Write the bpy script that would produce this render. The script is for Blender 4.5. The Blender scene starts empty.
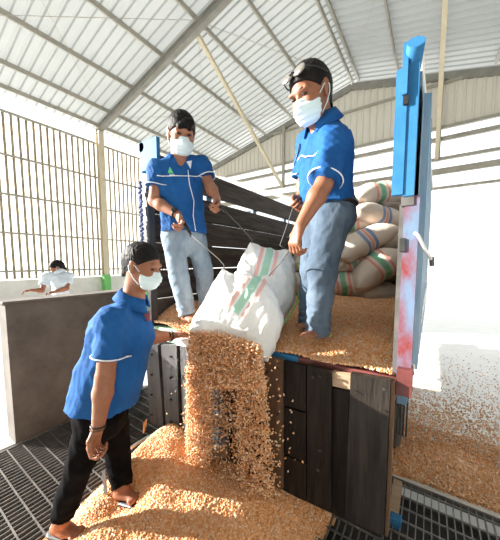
import bpy, math, random
import numpy as np
from math import radians, sin, cos, pi

C = bpy.context.scene.collection
rng = np.random.default_rng(7)
random.seed(7)

# ------------------------------------------------------------------ camera
FPX, CX0, CY0 = 266.0, 252.0, 284.0
PITCH, YAW, EYE = radians(4.8), radians(33.8), 1.45
cam = bpy.data.cameras.new('camera')
camo = bpy.data.objects.new('camera', cam)
C.objects.link(camo)
camo.location = (0, 0, EYE)
camo.rotation_euler = (pi/2 - PITCH, 0, YAW)
cam.sensor_fit = 'HORIZONTAL'
cam.sensor_width = 36
cam.lens = FPX/500*36
cam.shift_x = -(CX0-250)/500
cam.shift_y = (CY0-270)/500
cam.clip_start = 0.02
bpy.context.scene.camera = camo

# ------------------------------------------------------------------ world, sun, exposure
SUN_DIR = np.array([0.90, 0.44, -0.35])        # direction the light travels
world = bpy.data.worlds.new('sky')
bpy.context.scene.world = world
world.use_nodes = True
wn = world.node_tree.nodes
wn['Background'].inputs[0].default_value = (0.93, 0.97, 1.0, 1)
wn['Background'].inputs[1].default_value = 1.15
sl = bpy.data.lights.new('sun', 'SUN')
sl.energy = 11.0
sl.angle = radians(0.6)
sl.color = (1.0, 0.96, 0.90)
so = bpy.data.objects.new('sun', sl)
C.objects.link(so)
from mathutils import Vector, Matrix
so.rotation_euler = Vector(SUN_DIR).to_track_quat('-Z', 'Y').to_euler()
so.location = (-8, -4, 8)
vs = bpy.context.scene.view_settings
vs.view_transform = 'Standard'
vs.look = 'None'
vs.exposure = 0.8
vs.gamma = 1.0
vs.use_curve_mapping = False
try:
    bpy.context.scene.cycles.use_denoising = True
    bpy.context.scene.cycles.max_bounces = 6
except Exception:
    pass

# ------------------------------------------------------------------ places in the world
XR = np.array([cos(YAW), sin(YAW), 0.0])       # to the right of the view
YF = np.array([-sin(YAW), cos(YAW), 0.0])      # level, away from the viewer
ZU = np.array([0, 0, 1.0])
_cp, _sp = cos(PITCH), sin(PITCH)


def ray(px, py):
    a, b = (px-CX0)/FPX, -(py-CY0)/FPX
    f, z = _cp+b*_sp, b*_cp-_sp
    return a/f*XR + YF + ZU*(z/f)


def P(px, py, d):                              # the place at level distance d
    return ray(px, py)*d + ZU*EYE


def onx(px, py, x): r = ray(px, py); return P(px, py, x/r[0])
def ony(px, py, y): r = ray(px, py); return P(px, py, y/r[1])
def onz(px, py, z): r = ray(px, py); return P(px, py, (z-EYE)/r[2])


def A(*v): return np.array(v, float)
def nrm(v): v = np.asarray(v, float); return v/np.linalg.norm(v)


# ------------------------------------------------------------------ materials
def new_mat(name):
    m = bpy.data.materials.new(name)
    m.use_nodes = True
    nt = m.node_tree
    return m, nt, nt.nodes['Principled BSDF']


def col4(c): return (c[0], c[1], c[2], 1)


def mat(name, c, rough=0.6, metal=0.0, c2=None, scale=8.0, stretch=(1, 1, 1), bump=0.0, bscale=None, detail=4, vary=0.0, spec=None, coat=0):
    m, nt, b = new_mat(name)
    N, L = nt.nodes.new, nt.links.new
    b.inputs['Roughness'].default_value = rough
    b.inputs['Metallic'].default_value = metal
    if spec is not None: b.inputs['Specular IOR Level'].default_value = spec
    b.inputs['Base Color'].default_value = col4(c)
    tc = N('ShaderNodeTexCoord'); mp = N('ShaderNodeMapping')
    mp.inputs['Scale'].default_value = stretch
    L(tc.outputs['Object'], mp.inputs['Vector'])
    oi = N('ShaderNodeObjectInfo')
    ad = N('ShaderNodeVectorMath'); ad.operation = 'ADD'
    sc = N('ShaderNodeVectorMath'); sc.operation = 'SCALE'; sc.inputs['Scale'].default_value = 37.0
    cb = N('ShaderNodeCombineXYZ')
    for i in range(3): L(oi.outputs['Random'], cb.inputs[i])
    L(cb.outputs[0], sc.inputs[0]); L(mp.outputs[0], ad.inputs[0]); L(sc.outputs[0], ad.inputs[1])
    src = None
    if c2 is not None:
        no = N('ShaderNodeTexNoise'); no.inputs['Scale'].default_value = scale; no.inputs['Detail'].default_value = detail
        no.inputs['Roughness'].default_value = 0.65
        L(ad.outputs[0], no.inputs['Vector'])
        rp = N('ShaderNodeValToRGB')
        rp.color_ramp.elements[0].position = 0.36; rp.color_ramp.elements[0].color = col4(c)
        rp.color_ramp.elements[1].position = 0.66; rp.color_ramp.elements[1].color = col4(c2)
        L(no.outputs[0], rp.inputs[0]); src = rp.outputs[0]
    if vary > 0:
        hv = N('ShaderNodeHueSaturation')
        mr = N('ShaderNodeMapRange'); mr.inputs['To Min'].default_value = 1-vary; mr.inputs['To Max'].default_value = 1+vary
        L(oi.outputs['Random'], mr.inputs['Value']); L(mr.outputs[0], hv.inputs['Value'])
        if src is not None: L(src, hv.inputs['Color'])
        else: hv.inputs['Color'].default_value = col4(c)
        src = hv.outputs[0]
    if src is not None: L(src, b.inputs['Base Color'])
    if bump > 0:
        n2 = N('ShaderNodeTexNoise'); n2.inputs['Scale'].default_value = bscale or scale*3; n2.inputs['Detail'].default_value = 3
        L(ad.outputs[0], n2.inputs['Vector'])
        bp = N('ShaderNodeBump'); bp.inputs['Strength'].default_value = bump; bp.inputs['Distance'].default_value = 0.01
        L(n2.outputs[0], bp.inputs['Height']); L(bp.outputs[0], b.inputs['Normal'])
    return m


def translucent_mat(name, c, tc_, fac, rough=0.5):
    m, nt, b = new_mat(name)
    b.inputs['Base Color'].default_value = col4(c); b.inputs['Roughness'].default_value = rough
    t = nt.nodes.new('ShaderNodeBsdfTranslucent'); t.inputs[0].default_value = col4(tc_)
    mx = nt.nodes.new('ShaderNodeMixShader'); mx.inputs[0].default_value = fac
    out = nt.nodes['Material Output']
    nt.links.new(b.outputs[0], mx.inputs[1]); nt.links.new(t.outputs[0], mx.inputs[2]); nt.links.new(mx.outputs[0], out.inputs[0])
    return m


def corn_mat():
    m, nt, b = new_mat('corn')
    N, L = nt.nodes.new, nt.links.new
    at = N('ShaderNodeAttribute'); at.attribute_name = 'rnd'
    rp = N('ShaderNodeValToRGB'); cr = rp.color_ramp
    cr.elements[0].position = 0; cr.elements[0].color = (0.58, 0.23, 0.07, 1)
    cr.elements[1].position = 1; cr.elements[1].color = (0.90, 0.75, 0.60, 1)
    for p, c in ((0.2, (0.78, 0.36, 0.13, 1)), (0.55, (0.86, 0.48, 0.24, 1)), (0.8, (0.88, 0.60, 0.38, 1))):
        e = cr.elements.new(p); e.color = c
    L(at.outputs['Fac'], rp.inputs[0]); L(rp.outputs[0], b.inputs['Base Color'])
    b.inputs['Roughness'].default_value = 0.5
    return m


def stripe_mat(name, base, bands, rough=0.65, c2=None, weave=0.12):
    """woven plastic with printed bands; the attribute 's' runs across the bands in metres"""
    m, nt, b = new_mat(name)
    N, L = nt.nodes.new, nt.links.new
    at = N('ShaderNodeAttribute'); at.attribute_name = 's'
    tc = N('ShaderNodeTexCoord')
    no = N('ShaderNodeTexNoise'); no.inputs['Scale'].default_value = 6; no.inputs['Detail'].default_value = 5
    L(tc.outputs['Object'], no.inputs['Vector'])
    mx0 = N('ShaderNodeMix'); mx0.data_type = 'RGBA'
    L(no.outputs[0], mx0.inputs['Factor'])
    mx0.inputs['A'].default_value = col4(base); mx0.inputs['B'].default_value = col4(c2 or [x*0.85 for x in base])
    cur = mx0.outputs['Result']
    for lo, hi, c in bands:
        g = N('ShaderNodeMath'); g.operation = 'GREATER_THAN'; L(at.outputs['Fac'], g.inputs[0]); g.inputs[1].default_value = lo
        l = N('ShaderNodeMath'); l.operation = 'LESS_THAN'; L(at.outputs['Fac'], l.inputs[0]); l.inputs[1].default_value = hi
        a = N('ShaderNodeMath'); a.operation = 'MULTIPLY'; L(g.outputs[0], a.inputs[0]); L(l.outputs[0], a.inputs[1])
        s = N('ShaderNodeMath'); s.operation = 'MULTIPLY'; L(a.outputs[0], s.inputs[0]); s.inputs[1].default_value = 0.82
        mx = N('ShaderNodeMix'); mx.data_type = 'RGBA'
        L(s.outputs[0], mx.inputs['Factor']); L(cur, mx.inputs['A']); mx.inputs['B'].default_value = col4(c)
        cur = mx.outputs['Result']
    L(cur, b.inputs['Base Color'])
    b.inputs['Roughness'].default_value = rough
    n2 = N('ShaderNodeTexNoise'); n2.inputs['Scale'].default_value = 22; n2.inputs['Detail'].default_value = 4
    L(tc.outputs['Object'], n2.inputs['Vector'])
    bp = N('ShaderNodeBump'); bp.inputs['Strength'].default_value = weave*3; bp.inputs['Distance'].default_value = 0.012
    L(n2.outputs[0], bp.inputs['Height']); L(bp.outputs[0], b.inputs['Normal'])
    return m


GREEN, RED, BLUE = (0.10, 0.42, 0.25), (0.72, 0.22, 0.16), (0.10, 0.20, 0.42)
M = {}
M['roof'] = translucent_mat('roof_sheet', (0.36, 0.37, 0.37), (0.45, 0.47, 0.45), 0.2)
M['clad'] = translucent_mat('pale_cladding', (0.80, 0.79, 0.75), (0.86, 0.84, 0.79), 0.7)
M['gable'] = translucent_mat('gable_cladding', (0.50, 0.48, 0.42), (0.6, 0.57, 0.48), 0.18)
M['rib'] = mat('beige_rib', (0.22, 0.18, 0.12), 0.7, c2=(0.38, 0.33, 0.25), scale=5)
M['steel'] = mat('grey_steel', (0.20, 0.20, 0.18), 0.55, c2=(0.27, 0.26, 0.23), scale=3)
M['purlin'] = mat('purlin_steel', (0.30, 0.29, 0.25), 0.55, c2=(0.38, 0.36, 0.31), scale=3)
M['cream'] = mat('cream_paint', (0.55, 0.48, 0.34), 0.5, c2=(0.62, 0.56, 0.42), scale=3)
M['greenp'] = mat('green_paint', (0.16, 0.48, 0.14), 0.5)
M['dusty'] = mat('dusty_dark_wood', (0.012, 0.009, 0.007), 0.42, spec=0.25, c2=(0.036, 0.028, 0.022), scale=5, stretch=(6, 6, 0.7), bump=0.3, bscale=18)
M['white'] = mat('white_plaster', (0.78, 0.77, 0.74), 0.8, c2=(0.70, 0.69, 0.65), scale=3)
M['floor'] = mat('concrete_floor', (0.76, 0.75, 0.72), 0.3, c2=(0.84, 0.83, 0.80), scale=3, bump=0.1, bscale=30)
M['ground'] = mat('yard_concrete', (0.66, 0.64, 0.60), 0.7, c2=(0.72, 0.70, 0.66), scale=0.6)
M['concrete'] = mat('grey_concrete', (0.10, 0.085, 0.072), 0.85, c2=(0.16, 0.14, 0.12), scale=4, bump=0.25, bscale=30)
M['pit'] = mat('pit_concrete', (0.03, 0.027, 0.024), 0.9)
M['grate'] = mat('grate_steel', (0.16, 0.15, 0.14), 0.45, 0.6, c2=(0.26, 0.24, 0.22), scale=12)
M['corn'] = corn_mat()
M['darkwood'] = mat('dark_wood', (0.009, 0.006, 0.004), 0.5, spec=0.15, c2=(0.026, 0.017, 0.012), scale=5, stretch=(6, 6, 0.7), bump=0.35, bscale=18, vary=0.3)
M['greywood'] = mat('grey_wood', (0.035, 0.034, 0.036), 0.42, c2=(0.085, 0.080, 0.078), scale=5, stretch=(6, 6, 0.7), bump=0.35, bscale=18, vary=0.15)
M['brownwood'] = mat('brown_wood', (0.10, 0.055, 0.030), 0.6, spec=0.2, c2=(0.17, 0.095, 0.055), scale=5, stretch=(6, 6, 0.7), bump=0.3, bscale=18)
M['lightwood'] = mat('light_wood', (0.34, 0.22, 0.13), 0.65, c2=(0.45, 0.31, 0.2), scale=6, stretch=(1, 6, 6), bump=0.2)
M['plank'] = mat('weathered_plank', (0.032, 0.026, 0.022), 0.6, spec=0.2, c2=(0.085, 0.072, 0.062), scale=4, stretch=(6, 0.6, 6), bump=0.4, bscale=12, vary=0.25)
M['bluep'] = mat('blue_truck_paint', (0.030, 0.15, 0.33), 0.55, c2=(0.05, 0.19, 0.38), scale=7, bump=0.08, spec=0.08)
M['bluer'] = mat('ribbed_blue_paint', (0.10, 0.22, 0.36), 0.45, c2=(0.24, 0.34, 0.44), scale=9, stretch=(1, 1, 0.2))
M['redp'] = mat('peeling_red_paint', (0.34, 0.075, 0.07), 0.5, c2=(0.36, 0.14, 0.15), scale=6, stretch=(2, 2, 0.6), bump=0.15, vary=0.1)
M['peel'] = mat('red_over_blue_paint', (0.20, 0.038, 0.038), 0.6, spec=0.1, c2=(0.14, 0.205, 0.30), scale=9, stretch=(1.2, 1.2, 0.6), bump=0.15)
M['darkred'] = mat('dark_red_paint', (0.10, 0.022, 0.02), 0.5, c2=(0.16, 0.04, 0.035), scale=8)
M['palegreen'] = mat('pale_green_paint', (0.35, 0.60, 0.42), 0.5)
M['greysteel'] = mat('worn_grey_steel', (0.14, 0.135, 0.13), 0.6, 0.0, spec=0.15, c2=(0.09, 0.085, 0.08), scale=10)
M['rubber'] = mat('black_rubber', (0.02, 0.019, 0.018), 0.8, c2=(0.05, 0.045, 0.04), scale=12)
M['chrome'] = mat('bright_metal', (0.75, 0.75, 0.75), 0.25, 0.9)
M['silver'] = mat('silver_paint', (0.75, 0.75, 0.74), 0.4, 0.1)
M['reflector'] = mat('red_reflector', (0.7, 0.03, 0.02), 0.3)
M['black'] = mat('black_plastic', (0.012, 0.012, 0.013), 0.45)
M['shirt'] = mat('blue_shirt_cloth', (0.009, 0.078, 0.255), 0.8, c2=(0.013, 0.100, 0.31), scale=9, bump=0.35, bscale=26, spec=0.2)
M['piping'] = mat('white_piping', (0.75, 0.78, 0.82), 0.7)
M['skin'] = mat('brown_skin', (0.26, 0.105, 0.055), 0.5, c2=(0.32, 0.135, 0.075), scale=12, bump=0.05, spec=0.35)
M['skinlight'] = mat('light_brown_skin', (0.32, 0.14, 0.08), 0.5, c2=(0.38, 0.175, 0.105), scale=12, bump=0.05, spec=0.35)
M['hair'] = mat('black_hair', (0.005, 0.004, 0.0035), 0.6, spec=0.2, c2=(0.011, 0.009, 0.008), scale=30, stretch=(1, 1, 0.3), bump=0.8, bscale=70)
M['mask'] = mat('pale_blue_mask', (0.66, 0.80, 0.84), 0.8, c2=(0.72, 0.85, 0.88), scale=10)
M['eye'] = mat('dark_eye', (0.02, 0.012, 0.01), 0.2)
M['jeanlight'] = mat('pale_washed_denim', (0.18, 0.245, 0.315), 0.85, spec=0.15, c2=(0.31, 0.385, 0.455), scale=7, stretch=(1, 1, 0.5), bump=0.4, bscale=30)
M['jeanmid'] = mat('blue_washed_denim', (0.058, 0.085, 0.12), 0.85, spec=0.12, c2=(0.125, 0.165, 0.215), scale=7, stretch=(1, 1, 0.5), bump=0.4, bscale=30)
M['blackcloth'] = mat('black_cloth', (0.003, 0.003, 0.0035), 0.9, c2=(0.006, 0.006, 0.007), scale=8, bump=0.4, bscale=24, spec=0.06)
M['lens'] = mat('smoky_lens', (0.20, 0.19, 0.17), 0.2, 0.3)
M['logogreen'] = mat('green_print', (0.12, 0.55, 0.22), 0.7)
M['paleshirt'] = mat('pale_shirt', (0.62, 0.70, 0.78), 0.8)
M['husk'] = mat('orange_husk', (0.62, 0.27, 0.08), 0.6, c2=(0.72, 0.40, 0.16), scale=20)
M['greyplastic'] = mat('grey_plastic_strip', (0.26, 0.25, 0.25), 0.5)
M['yellow'] = mat('yellow_sole', (0.62, 0.55, 0.05), 0.5)
M['poured'] = stripe_mat('white_woven_sack', (0.86, 0.86, 0.84), [(-0.062, -0.038, (0.82, 0.42, 0.36)), (-0.024, 0.024, (0.30, 0.62, 0.45)), (0.038, 0.062, (0.82, 0.42, 0.36))], c2=(0.80, 0.80, 0.79))
BEIGE = (0.70, 0.60, 0.52)
M['sack_green'] = stripe_mat('beige_sack_green_band', BEIGE, [(-0.085, -0.06, RED), (-0.03, 0.03, GREEN), (0.06, 0.085, RED)], c2=(0.62, 0.53, 0.44))
M['sack_blue'] = stripe_mat('beige_sack_blue_band', BEIGE, [(-0.06, -0.025, BLUE), (-0.012, 0.012, RED), (0.025, 0.06, BLUE)], c2=(0.62, 0.53, 0.44))
M['sack_plain'] = stripe_mat('beige_sack_plain', BEIGE, [], c2=(0.60, 0.51, 0.43))


# ------------------------------------------------------------------ objects
def put(o, label=None, cat=None, group=None, kind=None):
    if label: o['label'] = label
    if cat: o['category'] = cat
    if group: o['group'] = group
    if kind: o['kind'] = kind
    return o


def thing(name, loc, label=None, cat=None, group=None, kind=None, parent=None):
    o = bpy.data.objects.new(name, None)
    C.objects.link(o)
    o.empty_display_size = 0.1
    if parent is not None:
        o.parent = parent
        o.location = A(*loc) - worldloc(parent)
    else:
        o.location = loc
    return put(o, label, cat, group, kind)


def worldloc(o):
    v = A(*o.location)
    while o.parent is not None:
        o = o.parent
        v = v + A(*o.location)
    return v


def link_mesh(name, me, m, parent=None, origin=None):
    if m is not None: me.materials.append(m)
    o = bpy.data.objects.new(name, me)
    C.objects.link(o)
    if parent is not None: o.parent = parent
    return o


def mesh_np(name, v, faces, m, parent=None, smooth=True, attrs=None, origin=None):
    """v (n,3) in world coordinates, faces (k,4) or (k,3); stored round the parent's base or the given origin"""
    v = np.asarray(v, float)
    faces = np.asarray(faces, np.int32)
    if parent is not None: base = worldloc(parent)
    elif origin is not None: base = A(*origin)
    else: base = A((v[:, 0].min()+v[:, 0].max())/2, (v[:, 1].min()+v[:, 1].max())/2, v[:, 2].min())
    me = bpy.data.meshes.new(name)
    k, w = faces.shape
    me.vertices.add(len(v)); me.vertices.foreach_set('co', (v-base).astype(np.float32).ravel())
    me.loops.add(k*w); me.loops.foreach_set('vertex_index', faces.ravel())
    me.polygons.add(k)
    me.polygons.foreach_set('loop_start', np.arange(0, k*w, w, dtype=np.int32))
    me.polygons.foreach_set('loop_total', np.full(k, w, np.int32))
    me.update(calc_edges=True)
    if smooth: me.polygons.foreach_set('use_smooth', np.ones(k, bool))
    for an, av in (attrs or {}).items():
        a = me.attributes.new(an, 'FLOAT', 'POINT'); a.data.foreach_set('value', np.asarray(av, np.float32))
    me.validate()
    o = link_mesh(name, me, m, parent)
    if parent is None: o.location = base
    return o


class MB:
    """collects boxes, tubes and plates; build() links them as ONE mesh object"""
    def __init__(s): s.v, s.f, s.n = [], [], 0

    def add(s, v, f):
        s.v.extend([tuple(map(float, p)) for p in v]); s.f.extend([tuple(i+s.n for i in q) for q in f]); s.n += len(v)
        return s

    def box(s, lo, hi, bev=0.0):
        x0, y0, z0 = lo; x1, y1, z1 = hi
        if bev <= 0:
            v = [(x0, y0, z0), (x1, y0, z0), (x1, y1, z0), (x0, y1, z0), (x0, y0, z1), (x1, y0, z1), (x1, y1, z1), (x0, y1, z1)]
            return s.add(v, [(3, 2, 1, 0), (4, 5, 6, 7), (0, 1, 5, 4), (1, 2, 6, 5), (2, 3, 7, 6), (3, 0, 4, 7)])
        b = bev
        v = []
        for z, ins in ((z0, b), (z0+b, 0), (z1-b, 0), (z1, b)):
            v += [(x0+ins+b*0, y0+ins, z), (x1-ins, y0+ins, z), (x1-ins, y1-ins, z), (x0+ins, y1-ins, z)]
        f = [(3, 2, 1, 0), (12, 13, 14, 15)]
        for k in range(3):
            for j in range(4):
                a, c = k*4+j, k*4+(j+1) % 4
                f.append((a, c, c+4, a+4))
        return s.add(v, f)

    def hexa(s, p):   # 8 points: bottom four, top four
        return s.add(p, [(3, 2, 1, 0), (4, 5, 6, 7), (0, 1, 5, 4), (1, 2, 6, 5), (2, 3, 7, 6), (3, 0, 4, 7)])

    def bar(s, a, b, w, h, up=(0, 0, 1)):
        a, b = A(*a), A(*b); d = nrm(b-a)
        u = A(*up); r = np.cross(d, u)
        if np.linalg.norm(r) < 1e-4: r = np.cross(d, A(1, 0, 0))
        r = nrm(r); u = np.cross(r, d)
        q = [(-w/2, -h/2), (w/2, -h/2), (w/2, h/2), (-w/2, h/2)]
        v = [a+r*x+u*y for x, y in q]+[b+r*x+u*y for x, y in q]
        return s.add(v, [(0, 1, 2, 3), (7, 6, 5, 4), (4, 5, 1, 0), (5, 6, 2, 1), (6, 7, 3, 2), (7, 4, 0, 3)])

    def tube(s, pts, r, n=8, closed=False):
        pts = [A(*p) for p in pts]; m = len(pts)
        if m < 2: return s
        rs = r if hasattr(r, '__len__') else [r]*m
        v = []; ref = None
        for i, p in enumerate(pts):
            a = pts[(i-1) % m] if (closed or i > 0) else pts[i]
            b = pts[(i+1) % m] if (closed or i < m-1) else pts[i]
            d = nrm(b-a)
            if ref is None:
                ref = np.cross(d, ZU)
                if np.linalg.norm(ref) < 0.1: ref = np.cross(d, A(1, 0, 0))
            ref = nrm(ref-d*np.dot(ref, d)); q = np.cross(d, ref)
            v += [p+rs[i]*(ref*cos(2*pi*k/n)+q*sin(2*pi*k/n)) for k in range(n)]
        if m < 2: return s
        f = []
        for i in range(m if closed else m-1):
            j = (i+1) % m
            for k in range(n):
                l = (k+1) % n
                f.append((i*n+k, j*n+k, j*n+l, i*n+l))
        if not closed:
            f.append(tuple(range(n))); f.append(tuple(reversed(range((m-1)*n, m*n))))
        return s.add(v, f)

    def disc_tube(s, a, b, r, n=20): return s.tube([a, b], r, n)

    def build(s, name, m, parent=None, smooth=False, origin=None, kind=None, label=None):
        v = np.array(s.v)
        base = worldloc(parent) if parent is not None else (A(*origin) if origin is not None else A((v[:, 0].min()+v[:, 0].max())/2, (v[:, 1].min()+v[:, 1].max())/2, v[:, 2].min()))
        me = bpy.data.meshes.new(name)
        me.from_pydata((v-base).tolist(), [], s.f); me.update()
        if smooth:
            for p in me.polygons: p.use_smooth = len(p.vertices) == 4
        o = link_mesh(name, me, m, parent)
        if parent is None: o.location = base
        return put(o, label=label, kind=kind)


def copies(o, offs, parent=None):
    out = []
    for d in offs:
        c = o.copy(); C.objects.link(c); c.location = A(*o.location)+A(*d)
        if parent is not None: c.parent = parent
        out.append(c)
    return out


# ------------------------------------------------------------------ rounded shapes from distance fields
def surfnet(f, lo, h):
    s = f < 0
    su = s.astype(np.uint8)
    c = su[:-1] + su[1:]
    c = c[:, :-1] + c[:, 1:]
    c = c[:, :, :-1] + c[:, :, 1:]
    idx = np.flatnonzero((c > 0) & (c < 8))
    cs = c.shape
    I, J, K = np.unravel_index(idx, cs)
    off = [(a, b, d) for a in (0, 1) for b in (0, 1) for d in (0, 1)]
    vals = [f[I+a, J+b, K+d] for a, b, d in off]
    acc = np.zeros((len(idx), 3)); cnt = np.zeros(len(idx))
    for i in range(8):
        for j in range(i+1, 8):
            da = A(*off[j])-A(*off[i])
            if np.abs(da).sum() != 1: continue
            va, vb = vals[i], vals[j]
            cr = (va < 0) != (vb < 0)
            t = np.where(cr, va/np.where(cr, va-vb, 1), 0)
            acc += np.where(cr[:, None], A(*off[i])+da*t[:, None], 0); cnt += cr
    v = lo + h*(np.stack([I, J, K], 1) + acc/cnt[:, None])
    ids = np.full(cs, -1, np.int32); ids.ravel()[idx] = np.arange(len(idx), dtype=np.int32)
    F = []
    for ax in range(3):
        sl0 = [slice(None)]*3; sl1 = [slice(None)]*3
        sl0[ax] = slice(0, -1); sl1[ax] = slice(1, None)
        o1, o2 = [(1, 2), (2, 0), (0, 1)][ax]
        for o in (o1, o2): sl0[o] = slice(1, -1); sl1[o] = slice(1, -1)
        a, b = s[tuple(sl0)], s[tuple(sl1)]
        for flip in (False, True):
            e = np.argwhere((a & ~b) if not flip else (~a & b))
            if len(e) == 0: continue
            e[:, o1] += 1; e[:, o2] += 1
            q = []
            for du, dv in ((-1, -1), (0, -1), (0, 0), (-1, 0)):
                t = e.copy(); t[:, o1] += du; t[:, o2] += dv
                q.append(ids[t[:, 0], t[:, 1], t[:, 2]])
            q = np.stack(q, 1)
            F.append(q[:, ::-1] if flip else q)
    F = np.concatenate(F)
    return v, F[(F >= 0).all(1)]


def vnormals(v, f):
    d1, d2 = v[f[:, 2]]-v[f[:, 0]], v[f[:, 3]]-v[f[:, 1]]
    n = np.cross(d1, d2); out = np.zeros_like(v)
    for k in range(4):
        for a in range(3): out[:, a] += np.bincount(f[:, k], n[:, a], len(v))
    return out/np.maximum(np.linalg.norm(out, axis=1), 1e-12)[:, None]


class S:
    """smooth union of round cones and ellipsoids, cut by planes"""
    def __init__(s): s.ops = []

    def cone(s, a, b, r0, r1, k=0.02, flat=None, sub=False, cap=None):
        a, b = A(*a), A(*b); R = max(r0, r1)*max(1, (flat[1] if flat else 1))
        lo, hi = np.minimum(a, b)-R, np.maximum(a, b)+R
        d = b-a; L2 = max(d@d, 1e-12)
        fa = nrm(flat[0]) if flat else None
        cn = None if cap is None else (nrm(d) if cap is True else nrm(cap))

        def fn(p):
            t = np.clip(((p-a)@d)/L2, 0, 1)
            q = p-a-t[..., None]*d
            q2 = (q*q).sum(-1)
            if fa is not None:
                u = q@fa; q2 = q2+u*u*(1/flat[1]**2-1)
            o = np.sqrt(np.maximum(q2, 0))-(r0+(r1-r0)*t)
            return o if cn is None else np.maximum(o, (p-b)@cn)
        s.ops.append(('s' if sub else 'u', fn, lo, hi, k)); return s

    def chain(s, pts, rs, k=0.02, flat=None):
        for i in range(len(pts)-1): s.cone(pts[i], pts[i+1], rs[i], rs[i+1], k, flat)
        return s

    def ell(s, c, r, ax=None, k=0.02, sub=False):
        c = A(*c); ax = np.eye(3) if ax is None else np.array(ax); r = A(*r); R = r.max()

        def fn(p):
            q = ((p-c)@ax.T)/r
            n = np.sqrt((q*q).sum(-1))
            return (n-1)*r.min()*np.where(n > 1, 1, 1.0)
        ext = np.sqrt(((ax*r[:, None])**2).sum(0))
        s.ops.append(('s' if sub else 'u', fn, c-ext, c+ext, k)); return s

    def raw(s, fn, lo, hi, k=0.01):
        s.ops.append(('u', fn, A(*lo), A(*hi), k)); return s

    def cut(s, pt, n, k=0.0, lo=None, hi=None):            # keeps the side the normal points away from
        pt, n = A(*pt), nrm(n)
        s.ops.append(('c', lambda p: (p-pt)@n, lo, hi, k)); return s

    def at(s, p, cuts=True):
        p = np.asarray(p, float); f = np.full(p.shape[:-1], 1.0)
        for t, fn, lo, hi, k in s.ops:
            if t == 'u': f = smin(f, fn(p), k)
            elif t == 's': f = -smin(-f, fn(p), k)
            elif cuts and lo is None: f = np.maximum(f, fn(p))
        return f

    def mesh(s, h):
        us = [o for o in s.ops if o[0] == 'u']
        lo = np.min([o[2] for o in us], 0)-3*h; hi = np.max([o[3] for o in us], 0)+3*h
        n = np.ceil((hi-lo)/h).astype(int)+1
        f = np.full(n, 0.25, np.float32)
        ax = [lo[i]+h*np.arange(n[i]) for i in range(3)]
        for t, fn, l, g, k in s.ops:
            if t == 'c' and l is None: a0, a1 = np.zeros(3, int), n
            else:
                m = k+4*h if t != 'c' else 0
                a0 = np.clip(np.floor((l-m-lo)/h).astype(int), 0, n); a1 = np.clip(np.ceil((g+m-lo)/h).astype(int)+1, 0, n)
            sl = tuple(slice(a0[i], a1[i]) for i in range(3))
            p = np.stack(np.meshgrid(*[ax[i][sl[i]] for i in range(3)], indexing='ij'), -1)
            if p.size == 0: continue
            d = fn(p).astype(np.float32)
            if t == 'u': f[sl] = smin(f[sl], d, k)
            elif t == 's': f[sl] = -smin(-f[sl], d, k)
            else: f[sl] = np.maximum(f[sl], d)
        return surfnet(f, lo, h)

    def build(s, name, h, m, parent=None, disp=None, attr=None, label=None, relax=1):
        v, f = s.mesh(h)
        for _ in range(relax):                              # even out the grid steps
            acc = np.zeros_like(v); cnt = np.zeros(len(v))
            for a, b in ((0, 1), (1, 2), (2, 3), (3, 0)):
                for x in range(3): acc[:, x] += np.bincount(f[:, a], v[f[:, b], x], len(v))
                cnt += np.bincount(f[:, a], minlength=len(v))
            w = np.maximum(cnt, 1)[:, None]
            v = np.where(cnt[:, None] > 0, v*0.5+0.5*acc/w, v)
        if disp is not None:
            v = v+vnormals(v, f)*disp(v)[:, None]
        o = mesh_np(name, v, f, m, parent, attrs={'s': attr(v)} if attr else None)
        return put(o, label=label)


def smin(a, b, k):
    if k <= 1e-6: return np.minimum(a, b)
    h = np.maximum(k-np.abs(a-b), 0)/k
    return np.minimum(a, b)-h*h*k*0.25


def ring(sd, c, n, count=36, rmax=0.35, out=0.002, up=None):
    """closed line where a plane meets a shape, followed from inside"""
    c, n = A(*c), nrm(n)
    u = np.cross(n, ZU if abs(n[2]) < 0.9 else A(1, 0, 0)); u = nrm(u); w = np.cross(n, u)
    t = np.linspace(0.002, rmax, 140); pts = []
    for i in range(count):
        d = u*cos(2*pi*i/count)+w*sin(2*pi*i/count)
        f = sd.at(c+t[:, None]*d, cuts=False)
        j = np.argmax(f > 0); pts.append(c+d*(t[j]+out))
    return pts


def onto(sd, pts, d, out=0.002, reach=0.9):
    """drops points onto a shape along direction d"""
    d = nrm(d); t = np.linspace(-reach, reach, 720); r = []
    for p in pts:
        f = sd.at(A(*p)+t[:, None]*d, cuts=False)
        j = np.argmax(f < 0)
        if f[j] < 0: r.append(A(*p)+d*(t[j]-out))
    return r


def dense(pts, n=10):
    o = []
    for a, b in zip(pts[:-1], pts[1:]):
        for i in range(n): o.append(A(*a)+(A(*b)-A(*a))*i/n)
    return o+[A(*pts[-1])]


def wrinkles(seed, amp, freq=14.0, axis=None, along=1.0):
    r = np.random.default_rng(seed)
    ks = [nrm(r.normal(size=3))*freq*s for s in (0.7, 1.0, 1.4, 2.1, 3.0)]; ph = r.uniform(0, 6.28, 8)
    axn = nrm(axis) if axis is not None else None

    def fn(v):
        w = v + 0.03*np.sin(v[:, [1, 2, 0]]*freq*0.8+ph[5])
        tot = np.zeros(len(v))
        for i, k in enumerate(ks):
            kk = k
            if axn is not None: kk = k-axn*(k@axn)*(1-along)
            s = np.sin(w@kk*2+ph[i])
            tot += (1-np.abs(s)-0.45)/(1+i*0.45)
        return amp*tot
    return fn


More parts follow.
